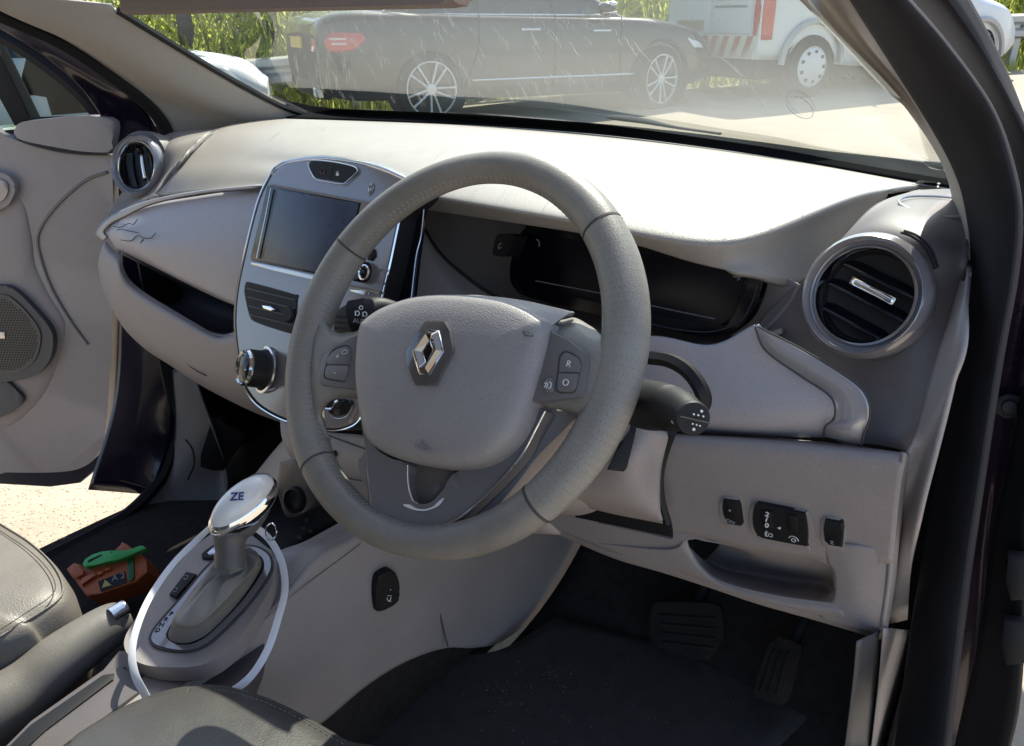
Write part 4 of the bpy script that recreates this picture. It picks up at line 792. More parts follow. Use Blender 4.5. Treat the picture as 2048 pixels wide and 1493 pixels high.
# passenger side sill
line('sill_seal',[P(a,b,'x',x) for a,b,x in [(347,640,-.73),(350,740,-.73),(351,850,-.73),(336,930,-.72),(300,985,-.715),(235,1042,-.71),(110,1108,-.70),(0,1160,-.70),(-120,1215,-.70)]],.013,M['rubber'],body,n=60)
patch('sill_trim',[row('x',-.715,[(345,740),(352,850),(338,934),(303,990),(240,1046),(112,1112),(0,1165),(-80,1200)]),
                   row('x',-.68,[(366,735),(378,850),(372,930),(345,1010),(285,1075),(160,1135),(40,1195),(-60,1235)]),
                   row('x',-.62,[(388,760),(415,850),(440,940),(415,1010),(370,1075),(270,1150),(160,1210),(60,1260)]),
                   row('x',-.59,[(400,790),(430,870),(455,960),(440,1030),(400,1100),(300,1180),(190,1250),(100,1300)])],M['grey'],body,nu=50,nv=24)
patch('kick_panel',[row('x',-.722,[(347,712),(350,800),(352,880),(346,940)]),row('x',-.70,[(372,730),(378,800),(384,880),(378,945)])],M['light'],body,nu=16,nv=5)
slab('bonnet_release',Q8([(1050,1092),(1110,1098),(1135,1130),(1220,1160),(1225,1190),(1110,1350),(1060,1352),(990,1330),(1000,1265)]),Frame(P(430,890,'x',-.60),(.8,-.6,.1)),-.03,.0,M['black'],body,bevel=.003)
line('panel_line',[P(a,b,'x',-.655) for a,b in [(372,880),(385,900),(388,930),(375,960)]],.002,M['carpet'],body)
# sun visor
vis=Frame((.28,-.15,1.30),(0,-1,.15))
vo=[P(232,-60,'y',-.14),P(236,26,'y',-.15),P(420,20,'y',-.15),P(640,15,'y',-.15),P(880,9,'y',-.15),P(905,5,'y',-.15),P(915,-10,'y',-.148),P(925,-120,'y',-.135),P(600,-150,'y',-.13),P(232,-160,'y',-.13)]
sv=tag(slab('sun_visor',vo,vis,-.012,.0,M['brown'],None,bevel=.004),'folded down brown fabric sun visor above the windscreen','sun visor')
recentre(sv)
# ================================================================== CENTRE CONSOLE
con=thing('centre_console',(.06,-.1,.3),'taupe centre console between the front seats carrying the gear selector','centre console')
patch('side_panel',[row('x',.135,[(180,1500),(260,1440),(330,1396),(400,1348),(480,1280),(567,1195),(634,1114),(700,1078),(800,1015),(900,950)]),
                    row('x',.148,[(300,1520),(380,1460),(430,1420),(520,1350),(600,1290),(690,1220),(780,1160),(860,1110),(960,1060),(1080,1020)]),
                    row('x',.155,[(400,1540),(480,1480),(560,1430),(650,1360),(740,1290),(820,1240),(880,1210),(960,1190),(1060,1130),(1150,1070)]),
                    row('x',.157,[(440,1570),(540,1510),(640,1450),(730,1375),(810,1325),(890,1297),(950,1296),(1010,1280),(1100,1205),(1172,1085)])],M['taupe' if 0 else 'light'],con,nu=60,nv=30)
line('panel_seam',[P(a,b,'x',x) for a,b,x in [(856,1108,.145),(868,1170,.150),(880,1230,.155),(896,1294,.166)]],.0012,M['seam'],con)
line('panel_seam',[P(a,b,'x',.139) for a,b in [(330,1400),(400,1350),(500,1265),(600,1180),(722,1088)]],.0006,M['emb'],con)
patch('top_chamfer',[row('x',.085,[(150,1470),(240,1395),(310,1342),(390,1338,.09),(462,1300,.095),(522,1212,.095),(550,1112,.085),(620,1078,.09),(760,998,.095),(870,920,.10)]),
                     row('x',.115,[(170,1485),(250,1420),(325,1370),(400,1340,.115),(480,1275,.118),(556,1185,.118),(600,1100,.115),(680,1062,.115),(790,995,.118),(885,935,.12)]),
                     row('x',.135,[(182,1500),(262,1440),(332,1396),(402,1348),(482,1280),(569,1195),(636,1114),(702,1078),(802,1015),(902,950)])],M['light'],con,nu=60,nv=16)
slab('rear_tray',[(238,1300),(460,1310),(540,1230),(520,1330),(450,1500),(60,1500),(170,1385)],Frame((.05,-.2,.575),(0,0,1),up=Y),-.02,.0,M['taupe'],con,bevel=.002)
slab('rear_rail',[(205,1338),(250,1330),(262,1345),(285,1385),(200,1440),(110,1510),(-60,1560),(60,1440)],Frame((.05,-.2,.585),(0,0,1),up=Y),-.02,.0,M['taupe'],con,bevel=.004)
slab('rail_slot',[(205,1350),(228,1346),(226,1360),(90,1460),(40,1510),(0,1510),(60,1450)],Frame((.05,-.2,.585),(0,0,1),up=Y),-.01,.0015,M['black'],con,bevel=.001)
topo=[(248,1285),(262,1252),(300,1200),(350,1135),(400,1085),(440,1060),(480,1056),(530,1092),(552,1114),(545,1165),(515,1222),(475,1280),(430,1318),(390,1333),(340,1335),(290,1330),(258,1312)]
slab('selector_panel',topo,CON,-.022,.0,M['light'],con,bevel=.005,n=80,seg=3)
ring_slab('gate_bezel',[(500,1093),(528,1103),(541,1122),(535,1150),(490,1212),(430,1272),(395,1295),(360,1300),(318,1292),(303,1280),(308,1262),(330,1235),(365,1195),(420,1130),(460,1100)],[(495,1103),(518,1110),(528,1125),(523,1147),(482,1205),(424,1264),(392,1285),(362,1290),(342,1284),(332,1272),(338,1255),(355,1230),(385,1190),(432,1135),(462,1110)],CON,-.002,.0035,M['lacq'],con,n=80)
ring_slab('chrome_edge',[(503,1090),(533,1101),(546,1122),(539,1153),(492,1217),(432,1277),(396,1299),(360,1304),(314,1296),(298,1281),(304,1260),(326,1232),(362,1191),(418,1126),(460,1095)],[(500,1093),(528,1103),(541,1122),(535,1150),(490,1212),(430,1272),(395,1295),(360,1300),(318,1292),(303,1280),(308,1262),(330,1235),(365,1195),(420,1130),(460,1100)],CON,-.002,.0025,M['seam'],con,n=80)
slab('gate_well',[(495,1103),(518,1110),(528,1125),(523,1147),(482,1205),(424,1264),(392,1285),(362,1290),(342,1284),(332,1272),(338,1255),(355,1230),(385,1190),(432,1135),(462,1110)],CON,-.002,.0015,M['black'],con,bevel=0,n=80)
for ch,q in zip('PRND',((342,1228),(332,1239),(323,1250),(315,1261))): text('letter',ch,CON,*q,.0075,M['black'],con,h=.0038,rot=.6,bold=.0002)
def csw(out,h=.004): return slab('rocker_switch',out,CON,-.002,h,M['black'],con,bevel=.001)
c1=csw([(338,1188),(372,1143),(392,1148),(352,1196)]); 
slab('rocker_switch',[(340,1186),(354,1167),(370,1172),(352,1194)],CON,.002,.0062,M['black'],c1,bevel=.001); 
for q in ((350,1180),(371,1155)): line('marking',[CON.px(q[0]-4,q[1]-3,.0066),CON.px(q[0]+4,q[1]-4,.0066),CON.px(q[0]+2,q[1]+4,.0066),CON.px(q[0]-4,q[1]+2,.0066)],.0004,M['markdim'],c1,n=12)
c2=csw([(402,1108),(412,1100),(432,1086),(434,1110),(425,1117),(404,1115)])
slab('silver_tab',[(414,1106),(431,1090),(433,1106),(420,1111)],CON,.002,.006,M['silver'],c2,bevel=.0008)
# heated seat switch on the console side
SFR=Frame(P(776,1185,'x',.156),(1,-.1,.05))
hs=slab('seat_heater_switch',[(757,1158),(766,1149),(784,1142),(792,1148),(799,1170),(798,1190),(795,1206),(760,1224),(753,1215),(752,1185)],SFR,-.01,.004,M['black'],con,bevel=.0015,n=40)
for l in ([(774,1196),(776,1202),(782,1203)],[(782,1195),(780,1202)],[(775,1192),(783,1192)]): line('marking',[SFR.px(a,b,.0045) for a,b in l],.0006,M['mark'],hs,n=6)
lathe('indicator_dot',SFR.px(781,1180,.004),SFR.n,[(.0008,0),(.0008,.0006),(0,.0007)],M['mark'],hs,m=8)
# storage well ahead of the lever
patch('storage_well',[row('z',.53,[(440,1050),(480,1000),(540,945),(600,930)]),row('z',.50,[(480,1080),(530,1030),(590,990),(660,980)]),row('z',.53,[(545,1118),(600,1090),(660,1060),(760,1010)])],M['black'],con,nu=16,nv=12)
patch('front_riser',[row('y',.14,[(505,955),(545,905),(580,868),(620,850)]),row('y',.12,[(520,965),(560,930),(600,925),(680,930)]),row('y',.10,[(545,990),(575,985),(610,990),(700,990)])],M['light'],con,nu=16,nv=10)
patch('front_riser',[row('y',.095,[(560,925),(590,920),(620,945),(660,985)]),row('y',.09,[(556,960),(575,958),(600,975),(640,1010)]),row('y',.085,[(555,985),(570,1030),(590,1035),(600,1030)])],M['taupe'],con,nu=16,nv=10)
sk=Frame(P(588,1000,'y',.07),(.1,-1,.35))
lathe('socket',sk.o,sk.n,[(.019,-.005),(.019,.003),(.015,.005),(.013,-.002),(0,-.004)],M['black'],con,m=32)
for q in ((612,1040),(606,1057),(598,1075),(620,1062)): slab('marking',[(q[0]-4,q[1]-3),(q[0]+4,q[1]-3),(q[0]+4,q[1]+3),(q[0]-4,q[1]+3)],Frame((.05,.05,.535),(0,0,1),up=Y),0,.002,M['grey'],con,bevel=0)
# ================================================================== GEAR SELECTOR
gl0=P(462,1108,'y',-.097)
lev=thing('gear_selector',gl0,'automatic gear selector with a white topped chrome banded knob and leather gaiter','gear lever')
LF=Frame(P(470,1050,'y',-.093),(CAM-P(470,1050,'y',-.093)))
pxs=(CAM-LF.o).length/FPX
def LP(a,b,h=0): return LF.px(a,b,h)
nk_=[(459,1136,.0),(460,1122,.0),(461,1105,.0),(460,1085,.0),(463,1065,.0),(473,1045,.0),(487,1024,.0),(502,1003,.0),(517,982,-.002),(530,962,-.004),(536,952,-.006)]
nr=[27,27,26.5,28,34,40,42,40,34,24,8]
tube('knob_body',[LP(a,b,h-.006) for a,b,h in [(a_,b_,h_+.001) for a_,b_,h_ in nk_]],[r*pxs for r in nr],M['knob'],lev,n=60,m=32)
ax1=(LP(534,953)-LP(428,1042)); ax1n=ax1.normalized(); toc=LF.n; sd_=toc.cross(ax1n).normalized()
cc=LP(482,1000,.018)
nrm=(toc*.85+sd_*(.42 if sd_.dot(LF.u)<0 else -.42)).normalized(); sd2=nrm.cross(ax1n).normalized()
ax1p=nrm.cross(sd2).normalized(); 
ellipsoid('chrome_band',cc-nrm*(20*pxs)-cu_*(6*pxs),ax1p*(74*pxs),sd2*(40*pxs),nrm*(33*pxs),M['chrome'],lev,m=48,k=24,cut=-.55)
ellipsoid('white_cap',cc-nrm*(12*pxs),ax1p*(67*pxs),sd2*(33.5*pxs),nrm*(35*pxs),M['white'],lev,m=48,k=24,cut=-.3)
KF=Frame(cc,nrm,up=(V((0,0,1))))
tE=text('marking','ZE',KF,474,994,.013,M['lcd'],lev,h=23.6*pxs,rot=.02,ext=.0004,bold=.0002)
# gaiter
base=[CON.px(a,b,.004) for a,b in [(500,1108),(522,1120),(518,1146),(480,1202),(425,1260),(390,1282),(362,1287),(340,1280),(338,1262),(356,1232),(388,1190),(435,1138),(465,1114)]]
m1=[CON.px(a,b,.035) for a,b in [(497,1098),(512,1112),(508,1135),(470,1180),(425,1225),(400,1245),(378,1248),(362,1240),(364,1222),(382,1195),(405,1165),(432,1130),(462,1105)]]
m2=[LP(a,b,-.004+.002*i) for i,(a,b) in enumerate([(490,1092),(496,1105),(494,1122),(482,1150),(462,1172),(448,1180),(436,1180),(428,1170),(426,1155),(428,1140),(434,1120),(440,1105),(460,1098)])]
neck=[LP(461,1112)+(LF.u*math.cos(t)+LF.n*math.sin(t)*1)*.0172-LF.v*.003*math.sin(t) for t in [ -2*math.pi*k/13+1.2 for k in range(13)]]
def wr(L): return L+[L[0]]
nb_=sum(base,V((0,0,0)))/13
neck=[]
cn=LP(461,1113,-.008)
for p in base:
    d=(p-nb_); d=(d-Z*d.z).normalized(); neck.append(cn+d*.0165)
m2=[m1[i].lerp(neck[i],.62)+Z*(.004*math.sin(i*2.1)-.006) for i in range(13)]
gt=patch('gaiter',[wr(base),wr([b.lerp(m,.5)+Z*.006 for b,m in zip(base,m1)]),wr(m1),wr(m2),wr([n_-Z*.012 for n_ in neck]),wr(neck)],M['leather'],lev,nu=70,nv=40,thick=0,face=False)
fixn(gt)
lathe('collar',cn-Z*.002,(LP(460,1085)-LP(461,1113)).normalized(),[(.017,-.004),(.0178,.0),(.0176,.006),(.0165,.008)],M['knob'],lev,m=32)
# ================================================================== HAND BRAKE
hbl=thing('hand_brake',P(150,1330,'x',-.03),'leather covered hand brake lever with a chrome button beside the passenger seat','hand brake')
hp=[P(-80,1480,'x',-.03),P(0,1420,'x',-.03),P(60,1375,'x',-.03),P(120,1322,'x',-.03),P(180,1278,'x',-.03),P(225,1248,'x',-.03),P(246,1234,'x',-.03),P(254,1229,'x',-.03)]
tube('grip',hp,[.038,.0375,.034,.031,.028,.025,.020,.013],M['brake'],hbl,n=60,m=28)
tube('chrome_button',[P(222,1232,'x',-.02),P(240,1221,'x',-.02),P(252,1214,'x',-.02),P(257,1211,'x',-.02)],[.0095,.0095,.009,.003],M['chrome'],hbl,n=16,m=20)
# ================================================================== SEATS
def cushion(root,out,z,drop,m_top,m_side,rings=None):
    fr=Frame((0,0,z),(0,0,1),up=Y)
    o=dome('cushion',out,fr,[(1.02,-drop),(1.045,-drop*.5),(1.04,-.03),(1.02,-.010),(1.0,-.002),(.985,-.0005),(.975,.002),(.9,.008),(.7,.016),(.4,.020),(.1,.021)],m_top,root,n=140)
    return o,fr
ps=thing('passenger_seat',(-.36,-.45,.28),'pale taupe leather passenger seat cushion corner beside the hand brake','car seat')
pout=[(-60,1006),(0,1046),(60,1084),(104,1126),(126,1168),(118,1200),(62,1238),(0,1275),V((-.11,-.50,.615)),V((-.12,-.80,.615)),V((-.35,-.86,.615)),V((-.58,-.80,.615)),V((-.62,-.60,.615)),V((-.56,-.42,.615)),V((-.40,-.22,.615))]
_,pf=cushion(ps,pout,.615,.16,M['seatl'],M['seatl'])
line('piping',[pf.px(a,b,.0) for a,b in [(-60,1008),(0,1048),(60,1086),(104,1128),(125,1168),(117,1199),(62,1237),(0,1274)]],.0012,M['seatl'],ps,n=60)
line('stitching',[pf.px(a,b,.0085) for a,b in [(-60,1024),(0,1062),(54,1098),(92,1134),(110,1168),(102,1192),(54,1225),(0,1260)]],.0006,M['seam'],ps,n=60)
def backrest(root,cx,m):
    rows_=[]
    for k,(y,z,hw) in enumerate([(-.92,.60,.25),(-.98,.75,.26),(-1.04,.95,.25),(-1.10,1.12,.22),(-1.13,1.18,.15)]):
        rows_.append([V((cx-hw,y+.05,z)),V((cx-hw*.8,y+.09,z)),V((cx,y,z)),V((cx+hw*.8,y+.09,z)),V((cx+hw,y+.05,z))])
    patch('backrest',rows_,m,root,nu=24,nv=24,thick=.10,face=False)
backrest(ps,-.37,M['seatl'])
ds=thing('driver_seat',(.36,-.5,.28),'dark leather driver seat cushion edge with a centre seam at the bottom of the view','car seat')
dout=[(95,1510),(160,1462),(230,1420),(300,1388),(370,1370),(440,1368),(520,1388),(600,1424),(690,1476),(760,1520),V((.40,-.30,.62)),V((.56,-.34,.62)),V((.60,-.60,.62)),V((.58,-.88,.62)),V((.36,-.92,.62)),V((.14,-.88,.62)),V((.10,-.60,.62)),V((.085,-.42,.62))]
_,df=cushion(ds,dout,.615,.16,M['seat'],M['seat'])
line('seam',[df.px(a,b,.006) for a,b in [(378,1378),(366,1400),(348,1440),(330,1480),(318,1520)]],.0011,M['seam'],ds,n=30)
dl=[(100,1512),(162,1467),(232,1426),(302,1394),(370,1377),(440,1375),(518,1395),(596,1431),(684,1482),(750,1522)]
line('piping',[df.px(a,b,.0015) for a,b in dl],.0011,M['seam'],ds,n=60)
vs_=[];fs=[]; cpts=cr([df.px(a,b+5,.004) for a,b in dl],150)
for i in range(0,148,2):
    a,b=cpts[i],cpts[i+1]; s_=(b-a).normalized().cross(Z)*.0004; k=len(vs_); vs_+=[a-s_,a+s_,b+s_,b-s_,a+Z*.0005,b+Z*.0005]; fs+=[(k,k+1,k+4),(k+1,k+2,k+5,k+4),(k+2,k+3,k+5),(k+3,k,k+4,k+5)]
mesh_obj('stitching',vs_,fs,M['stitchl'],ds,False)
backrest(ds,.35,M['seat'])
# ================================================================== white strap and key ring
strap_pts=[CON.px(452,1392,-.01),CON.px(500,1355,.0),CON.px(535,1300,.012),CON.px(557,1235,.02),CON.px(570,1180,.022),CON.px(565,1130,.025),CON.px(548,1092,.035),CON.px(528,1068,.045),LP(505,1052,-.02),LP(470,1036,-.03),LP(430,1050,-.025),CON.px(395,1080,.05),CON.px(345,1130,.04),CON.px(300,1195,.035),CON.px(274,1255,.03),CON.px(264,1305,.022),CON.px(270,1350,.01),CON.px(288,1386,-.005),CON.px(300,1410,-.015)]
st=tube('strap',strap_pts,.0042,M['strap'],None,n=150,m=10,flat=.22,flatdir=V((.35,-.55,.75)))
tag(st,'long white plastic strap looped around the gear selector','strap'); recentre(st)
kr=line('split_ring',[LF.px(542+11*math.cos(t)*1.0,1064+17*math.sin(t),-.02+.004*math.sin(t)) for t in [i*6.283/16 for i in range(16)]],.0009,M['chrome'],None,n=60,closed=True)
tag(kr,'small silver split ring hanging behind the gear selector knob','key ring'); recentre(kr)
# ================================================================== service plug in the footwell
pz=P(210,1135,'z',.36); PF=Frame(pz,(.25,-.45,.86))
plg=thing('service_plug',P(215,1190,'z',.30),'orange electrical service plug with a green locking lever on the passenger floor','electrical plug')
QP=lambda l:[(110+a/9.309,1060+b/9.309) for a,b in l]
slab('plug_body',QP([(210,730),(360,615),(500,650),(530,760),(720,700),(1100,560),(1250,400),(1560,420),(1700,560),(1720,780),(1500,980),(860,1180),(600,1240),(520,1160),(480,1020),(300,870)]),PF,-.05,.0,M['orange'],plg,bevel=.003)
slab('upper_tab',QP([(215,720),(350,610),(420,640),(530,760),(520,830),(400,890),(300,850)]),PF,-.02,.008,M['orange'],plg,bevel=.002)
slab('upper_tab',QP([(1240,225),(1330,260),(1430,350),(1420,400),(1240,400),(1100,370),(1200,330)]),PF,-.02,.010,M['orange'],plg,bevel=.002)
for o_ in ([(470,960),(520,880),(740,800),(760,860),(560,960),(500,1040)],[(780,790),(880,750),(900,800),(790,850)],[(920,730),(1030,690),(1040,730),(930,770)]): slab('rib',QP(o_),PF,-.01,.006,M['orange'],plg,bevel=.0015)
gv=slab('locking_lever',QP([(505,630),(560,540),(680,460),(850,400),(1080,375),(1340,400),(1560,290),(1640,290),(1700,345),(1400,470),(1130,580),(950,600),(740,640),(590,700),(540,690)]),PF,.006,.016,M['green'],plg,bevel=.002)
slab('lever_slot',QP([(600,590),(640,550),(860,455),(880,475),(700,570),(620,610)]),PF,.014,.0165,M['black'],gv,bevel=0)
slab('lever_slot',QP([(1025,410),(1060,400),(1068,415),(1035,428)]),PF,.014,.0165,M['black'],gv,bevel=0)
slab('side_clip',QP([(1340,560),(1460,500),(1470,900),(1400,960),(1350,940)]),PF,-.04,.004,mat('dark_green_plastic',(.02,.11,.03),.4),plg,bevel=.001)
lb=slab('warning_label',QP([(800,960),(1300,770),(1330,980),(850,1150)]),PF,-.01,.002,M['black'],plg,bevel=0)
slab('warning_triangle',QP([(870,1080),(930,930),(1050,1030)]),PF,.001,.0028,mat('label_yellow',(.5,.42,.12),.5),lb,bevel=0)
text('marking','A 2',PF,*QP([(1180,880)])[0],.016,M['markdim'],lb,h=.0028,rot=.42)
# ================================================================== pedals
BP=Frame(P(1370,1260,'y',.42),(0,-1,.55))
bk=thing('brake_pedal',P(1370,1300,'y',.45),'wide rubber brake pedal left of the accelerator in the dark footwell','pedal')
slab('pedal_pad',[(1304,1215),(1320,1205),(1425,1208),(1442,1225),(1446,1275),(1425,1310),(1402,1322),(1310,1292),(1300,1270)],BP,-.012,.0,M['pedal'],bk,bevel=.003,n=40)
for k in range(4): slab('tread',[(1318+2*k,1228+18*k),(1430,1236+20*k),(1429,1242+20*k),(1317+2*k,1234+18*k)],BP,-.001,.0025,M['pedal'],bk,bevel=.0008)
tube('pedal_arm',[BP.at(.0,.02,-.012),BP.at(0,.10,-.05),BP.at(0,.24,-.10)],.009,M['black'],bk,n=12,m=10)
AP=Frame(P(1555,1340,'y',.40),(0,-1,.7))
ac=thing('accelerator_pedal',P(1550,1400,'y',.42),'narrow ribbed accelerator pedal right of the brake pedal','pedal')
slab('pedal_pad',[(1540,1285),(1560,1278),(1602,1290),(1598,1320),(1570,1408),(1512,1394),(1506,1385)],AP,-.014,.0,M['pedal'],ac,bevel=.003,n=30)
for k in range(3): slab('tread',[(1545+14*k,1300+2*k),(1550+14*k,1301+2*k),(1524+16*k,1385+4*k),(1518+16*k,1383+4*k)],AP,-.001,.003,M['pedal'],ac,bevel=.0008)
tube('pedal_arm',[AP.at(.005,.03,-.014),AP.at(.01,.10,-.04),AP.at(.01,.2,-.08)],.008,M['black'],ac,n=12,m=10)
# ================================================================== OPEN PASSENGER DOOR
DR=Frame((-.80,.28,.7),(.545,-.839,0))
dor=thing('passenger_door',(-1.1,.08,.28),'open purple passenger door with a taupe door card and round speaker','car door')
slab('door_shell',[V((-1.555,-.21,.34))]+[DR.px(a,b,-.03) for a,b in [(-60,262),(0,262),(40,258),(216,238),(240,330),(246,500),(242,700),(228,860),(212,925),(160,968),(100,976),(0,968),(-100,960)]],DR,-.12,-.012,M['purple'],dor,bevel=.006)
card=[(-120,268),(0,272),(40,284),(100,300),(160,309),(214,312),(224,330),(226,500),(222,700),(212,850),(198,905),(165,935),(110,945),(0,945),(-120,940)]
slab('door_card',card,DR,-.03,.0,M['soft'],dor,bevel=.006,n=100,seg=3)
dome('card_swell',[(-120,400),(-30,370),(40,400),(62,470),(70,530),(98,592),(130,650),(116,720),(92,780),(50,830),(0,860),(-120,900)],DR,[(1.03,-.004),(1.0,.001),(.95,.003),(.88,.005),(.6,.007),(.3,.008)],M['soft'],dor,n=90)
line('card_crease',[DR.px(a,b,.001) for a,b in [(214,345),(170,362),(120,405),(84,452),(76,492),(100,570),(140,640),(176,690)]],.0032,mat('crease_grey',(.20,.18,.18),.6),dor,n=50)
slab('mirror_triangle_trim',[(26,268),(34,250),(70,241),(214,235),(221,296),(213,305),(160,303),(90,291),(45,281)],DR,-.01,.014,M['soft'],dor,bevel=.005,n=50)
line('trim_seam',[DR.px(a,b,.006) for a,b in [(30,272),(50,286),(110,302),(165,309),(215,310)]],.0018,M['seam'],dor,n=30)
spk=slab('speaker_surround',[(-110,620),(-60,580),(0,572),(28,580),(62,612),(98,655),(106,685),(98,722),(72,750),(30,762),(-40,764),(-110,740)],DR,.0,.020,M['grey'],dor,bevel=.004,n=70)
slab('speaker_grille',[(-100,630),(-55,598),(0,590),(22,596),(54,626),(78,660),(80,690),(68,722),(40,744),(0,750),(-50,748),(-100,730)],DR,.015,.0225,M['mesh'],spk,bevel=.002,n=70)
vs_=[];fs=[]
import itertools
def inpoly(x,y,pl):
    c=False;n=len(pl)
    for i in range(n):
        x1,y1=pl[i];x2,y2=pl[(i+1)%n]
        if (y1>y)!=(y2>y) and x<(x2-x1)*(y-y1)/(y2-y1)+x1: c=not c
    return c
spl=[DR.loc(DR.px(a,b,.0228)) for a,b in [(-60,604),(0,597),(20,602),(50,630),(72,662),(75,690),(63,718),(38,738),(0,743),(-60,740)]]
x0_=min(p[0] for p in spl);x1_=max(p[0] for p in spl);y0_=min(p[1] for p in spl);y1_=max(p[1] for p in spl);stp=.0066
for jj in range(int((y1_-y0_)/(stp*.866))+1):
    for ii in range(int((x1_-x0_)/stp)+1):
        a=x0_+(ii+.5*(jj%2))*stp;b=y0_+jj*stp*.866
        if inpoly(a,b,spl): k=len(vs_);vs_+=[DR.at(a+.0022*math.cos(q*1.0472),b+.0022*math.sin(q*1.0472),.0229) for q in range(6)];fs.append(tuple(range(k,k+6)))
hl=mesh_obj('grille_holes',vs_,fs,M['black'],spk,False); hl['kind']='stuff'
slab('speaker_badge',[(-30,664),(9,665),(10,678),(-30,677)],DR,.02,.0245,M['silver'],spk,bevel=.0005)
hd=slab('handle_surround',[(-40,348),(0,346),(20,356),(30,375),(24,398),(8,416),(-40,430)],DR,.0,.014,M['soft'],dor,bevel=.004,n=40)
slab('door_handle',[(-40,362),(-5,358),(14,368),(14,388),(0,404),(-40,415)],DR,.010,.0175,M['lacq'],hd,bevel=.002,n=30)
slab('door_pocket',[(-100,780),(0,762),(30,780),(46,800),(30,818),(0,835),(-100,860)],DR,.0,.016,M['grey'],dor,bevel=.003,n=40)
# window frame and glass
line('window_frame',[DR.px(a,b,-.03) for a,b in [(-90,15),(-40,45),(0,68),(60,104),(130,155),(175,198),(198,228),(206,245)]],.016,M['rubber'],dor,n=50)
line('frame_edge_band',[DR.px(a,b,-.015) for a,b in [(-90,-6),(-40,26),(0,50),(70,92),(140,146),(190,200),(218,250),(228,300)]],.006,M['purple'],dor,n=50)  # purple painted band along the window frame
slab('quarter_pillar',[(-30,55),(0,112),(62,238),(28,252),(0,198),(-30,140)],DR,-.05,-.02,M['rubber'],dor,bevel=.003)
line('window_seal',[DR.px(a,b,-.018) for a,b in [(60,239),(120,237),(198,234)]],.004,M['rubber'],dor)
slab('window_glass',[(-60,40),(0,80),(60,112),(130,166),(195,234),(60,240),(28,254),(-60,266)],DR,-.045,-.041,M['sglass'],dor,bevel=0)
mrr=slab('door_mirror',[(32,196),(44,150),(50,112),(70,118),(130,165),(178,226),(100,232),(98,190),(60,184),(40,190)],DR,-.22,-.15,M['black'],dor,bevel=.006)
# ================================================================== OUTSIDE
def gz(x,y):
    def sst(t): t=max(0,min(1,t)); return t*t*(3-2*t)
    return .285*sst((y-1.6)/3.6)+.028*max(0,y-5.6)-.075*min(6,max(0,-5.2-x))
def grid(name,xs,ys,f,m):
    vs_=[V((x,y,f(x,y))) for x in xs for y in ys]; n=len(ys)
    fs=[(i*n+j,(i+1)*n+j,(i+1)*n+j+1,i*n+j+1) for i in range(len(xs)-1) for j in range(n-1)]
    return mesh_obj(name,vs_,fs,m)
def frange(a,b,n): return [a+(b-a)*i/(n-1) for i in range(n)]
gm=mat('sandy_concrete',(.40,.345,.26),.9,bump=.5,bscale=60,var=.22,vscale=1.3,bdist=.006,var_col=(.32,.27,.20))
t=gm.node_tree
gr=grid('ground',[-200,-90,-50]+frange(-30,25,80)+[60,200],[-120,-40,-12]+frange(-6,34,90)+[60,110,220],lambda x,y:gz(x,min(y,40)) if y<40 else gz(x,40),gm); kind(gr)
# fine gravel speckle near the open door: small pebbles pressed in the surface
import bisect
vs_=[];fs=[]
for k in range(14000):
    x=random.uniform(-2.3,-.85); y=random.uniform(-.7,1.3); r=random.uniform(.0008,.0032); k0=len(vs_)
    a=random.uniform(0,6)
    for i in range(5): vs_.append(V((x+r*math.cos(a+i*1.257),y+r*math.sin(a+i*1.257)*.8,.0005)))
    vs_.append(V((x,y,r*.45)))
    for i in range(5): fs.append((k0+i,k0+(i+1)%5,k0+5))
g2=mesh_obj('gravel',vs_,fs,mat('brown_pebble',(.26,.18,.12),.9),None,False); kind(g2,'stuff')
# cars ---------------------------------------------------------------
def wheel(par,T,x,r,rim,w_,rimmat,nsp=10,hub=False,steer=0.0):
    c=T(x,.05,r); ax=(T(0,1,0)-T(0,0,0)).normalized()
    if steer: ax=(ax+(T(1,0,0)-T(0,0,0))*steer).normalized()
    wh=lathe('wheel',c-ax*w_*.5,ax,[(rim*.9,-w_*.5),(r*.95,-w_*.5),(r,-w_*.35),(r,w_*.35),(r*.96,w_*.47),(rim*1.02,w_*.5),(rim*.98,w_*.42),(rim*.97,0.0),(0,-.02)],M['rubber'],par,m=40)
    up=Z; u=up.cross(ax).normalized(); v=ax.cross(u)
    C0=c+ax*.0
    line_=lathe('rim',c-ax*.012,ax,[(rim*1.0,-.02),(rim*1.0,.004),(rim*.955,.006),(rim*.94,-.02)],rimmat,wh,m=40)
    if hub:
        d=lathe('hubcap',c-ax*.02,ax,[(rim*.96,-.01),(rim*.93,.012),(rim*.6,.03),(rim*.25,.034),(0,.04)],rimmat,wh,m=40)
        for i in range(9):
            t=i*2*math.pi/9; p=c+(u*math.cos(t)+v*math.sin(t))*rim*.74+ax*.006
            lathe('hubcap_slot',p,ax,[(.020,-.01),(.020,.006),(0,.006)],M['black'],wh,m=10)
    else:
        for i in range(nsp):
            t=i*2*math.pi/nsp+.15; dd=.10 if i%2 else -.10
            a=C0+(u*math.cos(t)+v*math.sin(t))*rim*.22-ax*.02; b=C0+(u*math.cos(t+dd)+v*math.sin(t+dd))*rim*.96-ax*.012
            tube('spoke',[a,a.lerp(b,.5)+ax*.004,b],[.013,.010,.013],rimmat,wh,n=6,m=6)
        lathe('rim_dish',c-ax*.05,ax,[(rim*.93,0),(rim*.5,-.02),(0,-.02)],M['black'],wh,m=30)
        lathe('hub_cap',c-ax*.02,ax,[(.05,-.02),(.05,.005),(0,.01)],rimmat,wh,m=20)
    return wh
